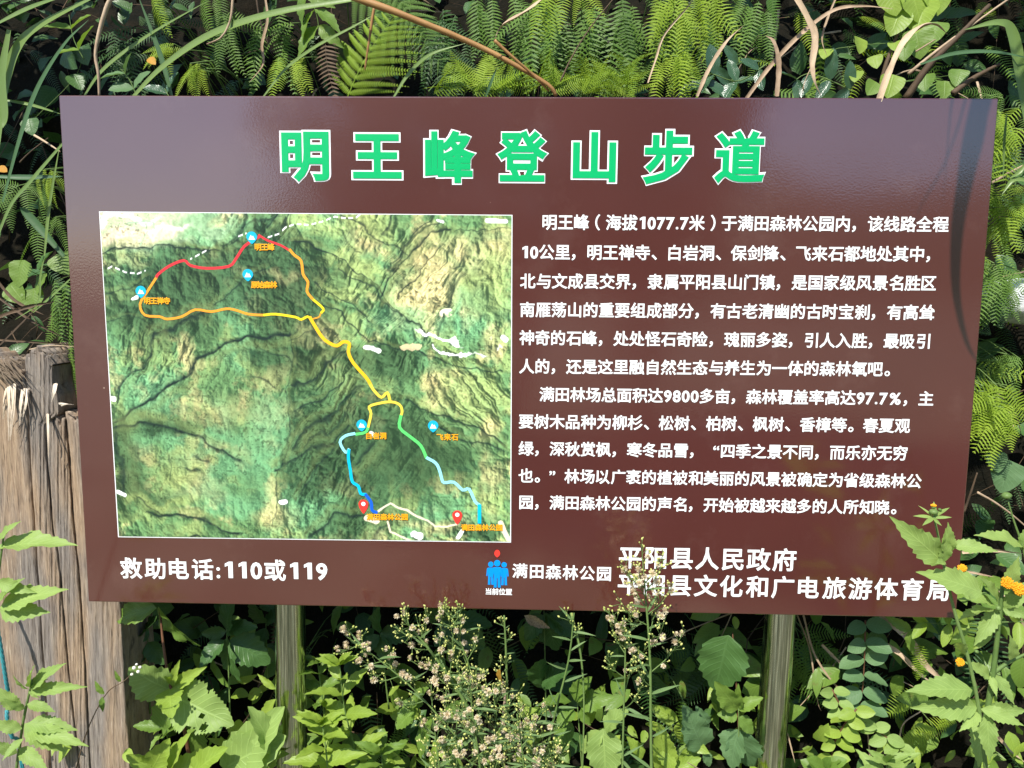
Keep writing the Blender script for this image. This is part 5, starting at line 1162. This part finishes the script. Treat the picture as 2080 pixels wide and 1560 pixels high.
# --- fleabane: linear leaves, branching heads with buds and tan fluff
def ell(r, h, n=6):
    V = [(0, 0, 0)]; F = []
    for z, q in ((.25, .8), (.6, 1.0), (.85, .6)):
        for k in range(n): V.append((r * q * math.cos(6.283 * k / n), h * z, r * q * math.sin(6.283 * k / n)))
    V.append((0, h, 0))
    for k in range(n):
        k2 = (k + 1) % n; F += [(0, 1 + k2, 1 + k), (1 + k, 1 + k2, 1 + n + k2, 1 + n + k), (1 + n + k, 1 + n + k2, 1 + 2 * n + k2, 1 + 2 * n + k), (1 + 2 * n + k, 1 + 2 * n + k2, 1 + 3 * n)]
    return tpl_from(V, F, [(v[1] / h, .5) for v in V])
BUD = ell(.0021, .0065)
def fluff_tpl(R_=.0078, n=90, seed=0):
    rng = random.Random(seed); V = []; F = []; UV = []
    for i in range(n):
        d = Vector((rng.gauss(0, 1), rng.gauss(.5, 1), rng.gauss(0, 1))).normalized(); s = d.cross(Vector((.3, .8, .5))).normalized() * .0009; L = R_ * rng.uniform(.7, 1.1); k = len(V)
        V += [tuple(d * R_ * .1 - s * .4), tuple(d * R_ * .1 + s * .4), tuple(d * L + s), tuple(d * L - s)]; UV += [(0, 0), (0, 1), (1, 1), (1, 0)]; F.append((k, k + 1, k + 2, k + 3))
    return tpl_from(V, F, UV)
FL = [arr_mesh('seed_head', fluff_tpl(seed=i)) for i in range(3)]
for f_ in FL: f_.materials.append(M['fluff'])
def fleabane(label, pts, Y, nbr, brlen, start=.35, leaves=14, fluff=.35, r=.0032, Yt=None, droop=0.0, seed=0, leafL=.07):
    rng = random.Random(seed); Yt = Y if Yt is None else Yt
    P0 = [at(x, y, Y + (Yt - Y) * i / max(1, len(pts) - 1)) for i, (x, y) in enumerate(pts)]
    root = empty('fleabane', P0[0]); tag(root, label, 'weed', 'fleabane stems in front of the board'); o0 = Vector(root.location)
    stem(root, P0, r, 'stem_green', n=24); P = smooth_path(P0, 80); buds = NB(); br = MB(); nf = 0
    for i in range(nbr):
        t = start + (1 - start) * (i + .3) / nbr; k = min(77, int(t * 78)); ax = (P[k + 1] - P[k]).normalized()
        an = i * 2.4 + seed; s1 = ax.cross(Vector((0, 1, .05))).normalized(); s2 = ax.cross(s1); L = brlen * (1 - .55 * (t - start) / (1 - start)) * rng.uniform(.75, 1.15)
        d = (s1 * math.cos(an) + s2 * math.sin(an) * .6) * .8 + ax * .75; d.z += .15
        e = P[k] + d.normalized() * L + Vector((0, 0, -droop * L)); mid = P[k].lerp(e, .55) + Vector((0, 0, -.12 * L)); B_ = smooth_path([P[k], mid, e], 14)
        tube(br, [q - o0 for q in B_], lambda u: .0014 * (1 - .5 * u), 4)
        m = int(5 + L / .012)
        for j in range(m):
            u = .3 + .7 * j / m; kk = min(12, int(u * 13)); b = B_[kk].lerp(B_[kk + 1], rng.random()); dd = ((B_[kk + 1] - B_[kk]).normalized() * .8 + Vector((rng.gauss(0, .7), rng.gauss(0, .5), rng.gauss(.25, .6)))).normalized(); l = rng.uniform(.008, .024)
            q = b + dd * l; tube(br, [b - o0, b.lerp(q, .5) + Vector((0, 0, .001)) - o0, q - o0], .0006, 3)
            if rng.random() < fluff * .62 and nf < 40:
                o = child('seed_head', FL[nf % 3], root, orient(q, dd, Vector((0, 0, 1)), rng.uniform(.7, 1.15))); nf += 1
            else: buds.add(BUD, orient(q, dd + Vector((0, 0, .5)), Vector((0, 1, 0)), rng.uniform(.7, 1.2)), rng.random())
            if rng.random() < .7:
                d3 = (dd + Vector((rng.gauss(0, .8), rng.gauss(0, .6), .3))).normalized(); q2 = b.lerp(q, .6) + d3 * .009; tube(br, [b.lerp(q, .6) - o0, q2 - o0], .0005, 3); buds.add(BUD, orient(q2, d3, Vector((0, 1, 0)), rng.uniform(.5, 1)), rng.random())
    ob('branches', br.mesh('branches'), root, M['stem_green'])['kind'] = 'stuff'
    if buds.V:
        me = buds.mesh('buds'); bo = ob('buds', me, root, M['bud']); bo['kind'] = 'stuff'; bo.location = (-o0.x, -o0.y, -o0.z)
    for i in range(leaves):
        t = .05 + .9 * (i + rng.random()) / leaves; k = min(77, int(t * 78)); ax = (P[k + 1] - P[k]).normalized(); an = i * 2.4
        d = Vector((math.cos(an), -.35 + .4 * math.sin(an), .45 + rng.gauss(0, .2))); leaf(root, 'linear', 'linear', P[k], P[k] + d.normalized() * leafL * (1 - .4 * t) * rng.uniform(.7, 1.2), FRONT + rv(.3), 1.3)
    return root
fleabane('tallest fleabane, its fluffy top overlapping the lower white authority lettering', [(1325, 1700), (1322, 1480), (1320, 1330), (1312, 1220), (1308, 1165)], -.16, 13, .13, .38, 16, .42, .0036, seed=1)
fleabane('slim fleabane standing just left of the tallest one', [(1262, 1700), (1266, 1480), (1270, 1330), (1268, 1250)], -.12, 9, .10, .4, 14, .3, .0026, seed=2)
fleabane('thick fleabane stem leaning left, its tip bent along the board bottom edge', [(1010, 1560), (940, 1420), (880, 1330), (818, 1256)], -.08, 12, .11, .3, 12, .28, .0048, seed=3)
fleabane('fleabane with head drooping left to the grey seed clusters beside the left post', [(930, 1500), (850, 1410), (770, 1340), (700, 1290)], -.1, 11, .08, .2, 8, .5, .0022, seed=4, droop=.2)
fleabane('fleabane stem rising to the board bottom edge, left of the people symbol', [(990, 1600), (965, 1400), (930, 1290), (915, 1245)], -.06, 10, .085, .35, 12, .2, .0026, seed=5)
fleabane('fleabane head in front of the tall stems, thickest part of the clump', [(985, 1680), (975, 1560), (960, 1450), (955, 1380)], -.14, 14, .11, .15, 18, .45, .003, seed=6)
fleabane('fleabane head at the bottom of the clump, full of tan fluff', [(1080, 1720), (1070, 1620), (1060, 1520), (1050, 1450)], -.16, 14, .10, .1, 16, .55, .003, seed=7)
fleabane('low fleabane head at the bottom edge left of the fluffiest one', [(900, 1740), (900, 1640), (890, 1540), (880, 1460)], -.12, 12, .09, .15, 16, .4, .003, seed=8)
fleabane('nearly bare spiky fleabane stem under the people symbol', [(1040, 1640), (1032, 1480), (1028, 1330), (1024, 1250)], -.02, 5, .03, .3, 26, .05, .0042, seed=9, leafL=.03)
fleabane('leafy fleabane stem with narrow leaves leaning right to the board bottom', [(1095, 1600), (1125, 1460), (1155, 1340), (1166, 1245)], -.03, 2, .03, .8, 15, 0, .0034, seed=10)
dead('plain yellow-green stalk curving down from the board bottom to the bottom edge', [([(1160, 1245, -.01), (1178, 1320, -.02), (1186, 1420, -.02), (1183, 1580, -.03)], -.006, 'stem_green')], 'green_stalk', 'stalk')
fleabane('small fleabane head at the far bottom, between clump and bright leaves', [(1150, 1760), (1140, 1660), (1130, 1580), (1115, 1520)], -.1, 10, .09, .1, 10, .5, .0026, seed=12)

fleabane('wispy yellow-green fleabane filling the clump, behind the thick leaning stem', [(1010, 1720), (1000, 1590), (1010, 1480), (1000, 1390)], -.06, 16, .13, .1, 34, .06, .0026, seed=21, leafL=.085)
fleabane('wispy fleabane with many narrow leaves low in the clump, left part', [(930, 1740), (935, 1620), (925, 1510), (935, 1430)], -.05, 14, .12, .1, 34, .1, .0026, seed=22, leafL=.085)
fleabane('wispy fleabane between the clump and the leaning leafy stem', [(1100, 1740), (1095, 1620), (1085, 1540), (1090, 1450)], -.07, 14, .11, .1, 30, .12, .0026, seed=23, leafL=.08)
# --- flowering weed at right, in front of the board
def floret_tpl():
    rng = random.Random(3); it = []; e = ell(.0014, .0062, 5)
    for i in range(70):
        a = i * 2.39996; q = math.sqrt(i / 70); d = Vector((math.cos(a) * q * .75, 1, math.sin(a) * q * .75)) + Vector((rng.gauss(0, .1), 0, rng.gauss(0, .1)))
        it.append((e, orient(Vector((math.cos(a) * q * .0058, .004 - q * q * .002, math.sin(a) * q * .0058)), d, (0, 0, 1), rng.uniform(.8, 1.25))))
    return merge_tpl(it)
FLW = arr_mesh('flower_head', floret_tpl()); FLW.materials.append(M['petal'])
CAL = arr_mesh('calyx', ell(.0075, .011, 8)); CAL.materials.append(M['stem_green'])
def flower(root, x, y, Y, d=Vector((0, -.3, 1)), s=1.0, col=True):
    b = at(x, y, Y); child('calyx', CAL, root, orient(b, d, Vector((0, 1, .1)), s))
    if col: child('flower_head', FLW, root, orient(b + d.normalized() * .006 * s, d, Vector((0, 1, .1)), s * 1.05))
W1 = empty('flowering_weed', at(1990, 1420, -.32)); tag(W1, 'serrated-leaved flowering weed reaching up over the board right end, star-shaped bud on top', 'weed')
stem(W1, [at(2010, 1640, -.30), at(1990, 1450, -.32), at(1965, 1330, -.32), at(1938, 1240, -.32), at(1918, 1150, -.32), at(1905, 1085, -.32), at(1897, 1050, -.32)], .0042, 'stem_green')
for q in ((1918, 1145, 1828, 1062, .95), (1918, 1140, 1908, 1140, 1), (1922, 1128, 1935, 1072, 1.0), (1930, 1108, 2030, 1112, .95), (1916, 1142, 1926, 1085, .8), (1995, 1205, 1888, 1154, 1.05), (1975, 1402, 1858, 1390, 1.0), (1985, 1436, 1870, 1440, .95), (1990, 1448, 1955, 1480, 1.0), (1960, 1330, 1940, 1290, .8), (1992, 1440, 2085, 1470, 1.0), (2005, 1450, 2010, 1550, 1.0)):
    pleaf(W1, 'weed', 'lf_weed', q[0], q[1], -.32, q[2], q[3], -.35, q[4] * 1.15)
for a in range(7):
    an = 6.283 * a / 7 + .3; pleaf(W1, 'bract', 'lf_weed', 1896, 1052, -.32, 1896 + 40 * math.cos(an), 1050 + 26 * math.sin(an) - 8, -.32 - .03 * math.sin(an), 1.0, name='bract')
flower(W1, 1896, 1046, -.32, Vector((-.05, -.1, 1)), 1.1, False); flower(W1, 1896, 1034, -.32, Vector((0, 0, 1)), .55); flower(W1, 1908, 1038, -.31, Vector((.3, 0, 1)), .5, False)
flower(W1, 1952, 1344, -.33, Vector((-.6, -.8, .3)), .8); flower(W1, 1982, 1326, -.32, Vector((.2, -.3, 1)), .6, False)
W2 = empty('flowering_weed', at(2010, 1560, -.26)); tag(W2, 'thick-stemmed flowering weed at the right margin with a pair of orange blooms', 'weed')
stem(W2, [at(1960, 1700, -.24), at(1985, 1560, -.25), at(2008, 1430, -.25), at(2022, 1330, -.25), at(2030, 1260, -.25), at(2036, 1190, -.25)], .0075, 'stem_green')
stem(W2, [at(2012, 1370, -.25), at(2050, 1345, -.24), at(2100, 1320, -.24)], .005, 'stem_green')
for q in ((2022, 1238, 1946, 1240, .9), (2025, 1236, 1985, 1310, .9), (2035, 1235, 2095, 1255, 1.0), (2028, 1225, 2008, 1170, .9), (2020, 1228, 1960, 1205, .7), (2010, 1375, 1975, 1345, .8), (2018, 1370, 2070, 1430, 1.0), (2012, 1372, 2025, 1412, .9), (2000, 1440, 2090, 1448, 1.1), (2055, 1340, 2062, 1300, .9), (2040, 1235, 2080, 1190, .9), (1998, 1460, 1985, 1560, 1.0), (2045, 1200, 2068, 1140, .9)):
    pleaf(W2, 'weed', 'lf_weed', q[0], q[1], -.25, q[2], q[3], -.28, q[4] * 1.25)
flower(W2, 2040, 1190, -.26, Vector((-.1, -.7, .6)), 1.25); flower(W2, 2055, 1200, -.27, Vector((.2, -.8, .5)), 1.35); flower(W2, 2026, 1236, -.26, Vector((0, -.8, .5)), .7, False)
flower(W2, 1955, 1162, -.12, Vector((-.3, -.4, .8)), 1.0)
W3 = empty('flowering_weed', at(2085, 1200, -.2)); tag(W3, 'flowering weed with a round closed bud at the right margin, beside the dark hollow', 'weed')
stem(W3, [at(2110, 1300, -.2), at(2082, 1130, -.2), at(2060, 1060, -.2), at(2047, 1016, -.2)], .003, 'stem_green')
flower(W3, 2045, 1014, -.2, Vector((-.2, -.1, 1)), 1.35, False); pleaf(W3, 'weed', 'lf_weed', 2080, 1112, -.2, 1998, 1070, -.23, 1.1); pleaf(W3, 'weed', 'lf_weed', 2078, 1120, -.2, 2095, 1060, -.22, 1.1); pleaf(W3, 'weed', 'lf_weed', 2090, 1180, -.2, 2060, 1240, -.22, 1.1)
# --- weeds in front of the timber post
W4 = empty('leafy_weed', at(-20, 1300, -.22)); tag(W4, 'weed with long saw-edged leaves at the left margin, upper one before the timber post', 'weed')
stem(W4, [at(-60, 1560, -.2), at(-30, 1350, -.22), at(-5, 1180, -.24), at(8, 1085, -.24)], .004, 'stem_green')
for q in ((-5, 1112, 138, 1082, .8), (-2, 1100, 25, 1056, .9), (0, 1235, 112, 1185, .9), (0, 1240, 85, 1240, 1.2), (-5, 1180, 60, 1205, .9), (-5, 1225, 30, 1170, 1.0)):
    pleaf(W4, 'weed', 'lf_weed', q[0], q[1], -.24, q[2], q[3], -.26, q[4] * 1.15)
W5 = empty('leafy_weed', at(30, 1600, -.22)); tag(W5, 'bushy saw-edged weed low at the left corner before the timber post', 'weed')
stem(W5, [at(20, 1660, -.2), at(45, 1480, -.22), at(60, 1405, -.23), at(65, 1380, -.23)], .0035, 'stem_green')
for q in ((62, 1400, 112, 1345, .9), (60, 1395, 90, 1375, .9), (58, 1400, 20, 1380, 1.2), (62, 1405, 158, 1390, .6), (55, 1430, 110, 1440, 1.1), (50, 1440, 10, 1425, 1.0), (55, 1470, 150, 1475, 1.0), (50, 1470, 128, 1525, 1.2), (50, 1480, 165, 1505, .7), (45, 1480, -20, 1470, 1.2), (48, 1500, 0, 1540, 1.0), (62, 1395, 55, 1350, .9), (60, 1400, 75, 1420, 1.2), (40, 1520, 90, 1560, 1.0), (40, 1440, -10, 1400, 1.2), (35, 1530, -20, 1510, 1.2)):
    pleaf(W5, 'weed', 'lf_weed', q[0], q[1], -.23, q[2], q[3], -.25 + random.uniform(-.02, .02), q[4] * 1.15)
W6 = empty('wildflower_sprig', at(150, 1580, -.12)); tag(W6, 'thin dark sprig with tiny white flowers leaning across the timber post', 'sprig')
stem(W6, [at(145, 1600, -.12), at(175, 1490, -.12), at(215, 1410, -.12), at(250, 1385, -.12), at(272, 1365, -.12)], .0016, 'dry_dark')
M['wfl'] = flat('white_floret', (.72, .70, .58), .7)
for x, y in ((278, 1352), (284, 1358), (272, 1358), (280, 1366), (268, 1372)):
    m_ = arr_mesh('floret', ell(.0035, .006)); m_.materials.append(M['wfl']); child('floret', m_, W6, orient(at(x, y, -.12), Vector((.3, -.2, 1)) + rv(.3), Vector((0, 1, 0)), random.uniform(.8, 1.3)))
pleaf(W6, 'lance', 'lf_mid', 212, 1410, -.12, 190, 1388, -.13, 1.1); pleaf(W6, 'lance', 'lf_mid', 208, 1415, -.12, 206, 1448, -.13, 1.1); pleaf(W6, 'lance', 'lf_mid', 245, 1385, -.12, 232, 1366, -.13, .9)

def fallen(label, x, y, Y, L, ang, mat='orange_leaf', kind='oval'):
    root = empty('dead_leaf', at(x, y, Y)); tag(root, label, 'dead leaf'); a = math.radians(ang); l = L / mp(Y)
    pleaf(root, kind, mat, x, y, Y, x + math.cos(a) * l, y + math.sin(a) * l, Y - .02)
fallen('pale yellow leaf lying under the whorled bright weed', 748, 1502, .06, .03, 20, 'lf_bright')
fallen('small yellow dead leaf caught in the fleabane clump', 1020, 1390, -.05, .03, 250)
fallen('orange dead leaf at the left margin beside the crossing blades', -6, 342, .15, .02, 10)
fallen('yellow leaf among the dark ferns above the board, left of the long blade', 302, 118, .2, .018, 40)
fallen('rusty dead leaf under the board right of the people symbol', 1065, 1250, .2, .07, 30, 'dry', 'lance')
fallen('yellow lit leaf scrap hanging under the board left of the right post', 1492, 1252, .1, .03, 80, 'lf_bright')
# ------------------------------------------------------------------ uncountable undergrowth on the bank
def on_bank(x, z, off): return Vector((x, bank_y(x, z) - off, z))
rng = random.Random(99)
specs = (('fern_thicket', 'fern_mid', 420, (-.15, 3.3), (1.2, 3.2), (.05, .26)), ('fern_thicket', 'fern_bright', 110, (.2, 2.1), (.9, 3.0), (.10, .3)), ('fern_thicket', 'fern_dark', 800, (-3.4, 3.6), (-.1, 3.2), (.02, .16)))
for nm, mt, cnt, (xa, xb), (za, zb), (oa, ob_) in specs:
    nb = NB()
    for i in range(cnt):
        x = rng.uniform(xa, xb); z = rng.uniform(za, zb); p = on_bank(x, z, rng.uniform(oa, ob_)); d = Vector((rng.gauss(0, .45), rng.gauss(-.55, .25), rng.gauss(-.6, .45)))
        nb.add(rng.choice(CT[:4]), orient(p, d, FRONT + rv(.3), rng.uniform(.12, .24)), rng.random())
    lab = {'fern_mid': 'tangle of green fern fronds covering the bank behind the board', 'fern_bright': 'sunlit lime fern fronds scattered high on the bank', 'fern_dark': 'deep green shaded fern fronds close against the dark bank'}[mt]
    tag(ob(nm, nb.mesh(nm), None, M[mt]), lab, 'ferns', kind='stuff')
for mt, cnt, kinds, (xa, xb), (za, zb), (oa, ob_), (sa, sb), lab in (
    ('lf_dark', 2300, ('broad', 'oval', 'lance'), (-3.4, 3.6), (-.1, 3.2), (.02, .2), (.05, .11), 'dark broad leaves crowding the shaded bank behind everything'),
    ('lf_mid', 950, ('broad', 'lance', 'oval'), (-2.9, 3.2), (.1, .9), (.06, .36), (.05, .10), 'mid green leaves filling the foot of the bank under the board'),
    ('lf_bright', 760, ('lance', 'oval'), (-1.2, 2.4), (.10, .60), (.20, .50), (.035, .075), 'sunlit light green leaves low in front of the bank')):
    nb = NB()
    small = {k: [leaf_tpl({'broad': .6, 'oval': .55, 'lance': .36}[k], 6, 2, .4, .85, 0, 0, .16, .25, .02, .6, s) for s in range(2)] for k in kinds}
    for i in range(cnt):
        x = rng.uniform(xa, xb); z = rng.uniform(za, zb); p = on_bank(x, z, rng.uniform(oa, ob_)); d = Vector((rng.gauss(0, .8), rng.gauss(-.5, .4), rng.gauss(-.2, .6)))
        nb.add(rng.choice(small[rng.choice(kinds)]), orient(p, d, FRONT + rv(.45), rng.uniform(sa, sb)), rng.random())
    tag(ob('undergrowth', nb.mesh('undergrowth'), None, M[mt]), lab, 'undergrowth', kind='stuff')
mb = MB()
for i in range(420):
    x = rng.uniform(-2.1, 2.2); z = rng.uniform(-.1, 3.0); p = on_bank(x, z, rng.uniform(.02, .2)); d = Vector((rng.gauss(0, .6), rng.gauss(-.15, .25), rng.gauss(-.5, .5))); L = rng.uniform(.1, .4); e = p + d * L
    tube(mb, smooth_path([p, p.lerp(e, .5) + Vector((rng.gauss(0, .03), -.03, rng.gauss(0, .03))), e], 6), rng.uniform(.0008, .0022), 3)
tag(ob('dead_twigs', mb.mesh('dead_twigs'), None, M['dry_dark']), 'tangle of dead brown twigs and straw among the ferns on the bank', 'twigs', kind='stuff')
mb = MB(); 
for i in range(70):
    x = rng.choice((rng.uniform(.6, 1.5), rng.uniform(.6, 1.8), rng.uniform(-2, 2))); z = rng.uniform(.2, 2.9); p = on_bank(x, z, rng.uniform(.08, .3)); d = Vector((rng.gauss(0, .6), rng.gauss(-.1, .2), rng.gauss(-.3, .6))).normalized(); e = p + d * rng.uniform(.12, .4)
    strip(mb, [p, p.lerp(e, .5) + Vector((0, -.03, .02)), e], rng.uniform(.003, .009), .002)
tag(ob('dead_straw', mb.mesh('dead_straw'), None, M['dry']), 'pale dead straw blades strewn over the ferns on the bank', 'straw', kind='stuff')
# tall reed grass to the right, outside the picture: its hanging blades shade the board's right end
def sh(px, py, t): return B(px, py) + to_sun * t
reed = empty('reed_grass', (1.75, -.55, 0)); tag(reed, 'tall reed grass right of the board, blades arching out of the picture above', 'grass')
_at = at
def at(a, b, c): return Vector((a, b, c)) if c is not None and isinstance(a, float) and abs(a) < 9 else _at(a, b, c)
def wblade(pts, w_, mat, **k): blade(reed, [tuple(float(q) for q in p) for p in pts], w_, mat, **k)
for pth, w_ in (([(2030, 150), (1995, 200), (1982, 270), (1962, 360), (1944, 470), (1942, 590), (1962, 690), (1988, 740)], .036), ([(1990, 120), (1962, 200), (1945, 260), (1915, 340), (1870, 420), (1855, 470)], .0045), ([(1960, 100), (1935, 200), (1926, 280), (1915, 420)], .006), ([(2000, 140), (1975, 205), (1950, 330), (1938, 480), (1950, 560)], .006)):
    P = [sh(x, y, .92) for x, y in pth]
    Q = [Vector((1.75, -.55, .3)), Vector((1.62, -.58, 1.6)), Vector((1.3, -.6, 2.75)), Vector((1.0, -.58, P[0].z + .22))]
    wblade(Q + P, w_, 'grass', face=to_sun.copy(), base=.8, n=60)
at = _at
# unseen bushes added above the picture only to shade the bank and its hollow
for (xa, xb, za, zb, ya, yb, cnt, lab) in ((-2.3, -.55, 2.72, 3.3, .12, .9, 1500, 'dense unseen bush added above the picture to shade the bank, left side'), (-.5, 2.1, 2.85, 3.3, .45, .9, 700, 'loose unseen bush added above the picture to shade the bank, right side')):
    nb = NB(); sm = leaf_tpl(.6, 5, 2, .4, .85, 0, 0, .16, .25, .02, .6, 1); root = empty('added_shade_bush', ((xa + xb) / 2, yb, za)); tag(root, lab, 'bush')
    for i in range(cnt):
        x = rng.uniform(xa, xb); z = za + (zb - za) * rng.random() + .1 * mnoise.noise(Vector((x * 3, 0, 1))); y = rng.uniform(ya, yb)
        nb.add(sm, orient(Vector((x, y, z)), Vector((rng.gauss(0, .8), rng.gauss(-.5, .4), rng.gauss(-.2, .6))), FRONT + rv(.45), rng.uniform(.07, .13)), rng.random())
    o = ob('foliage', nb.mesh('foliage'), root, M['lf_dark']); o.location = -Vector(root.location)
    mb = MB()
    for k in range(14):
        x = xa + (xb - xa) * (k + .5) / 14; tube(mb, smooth_path([Vector((x, 1.35, 2.7)) , Vector((x + .1, .9, 3.0)), Vector((x, .3 if xa < -1 else .5, 2.9))], 8), .006, 5)
    o = ob('branch', mb.mesh('branch'), root, M['dry_dark']); o.location = -Vector(root.location); o['kind'] = 'stuff'
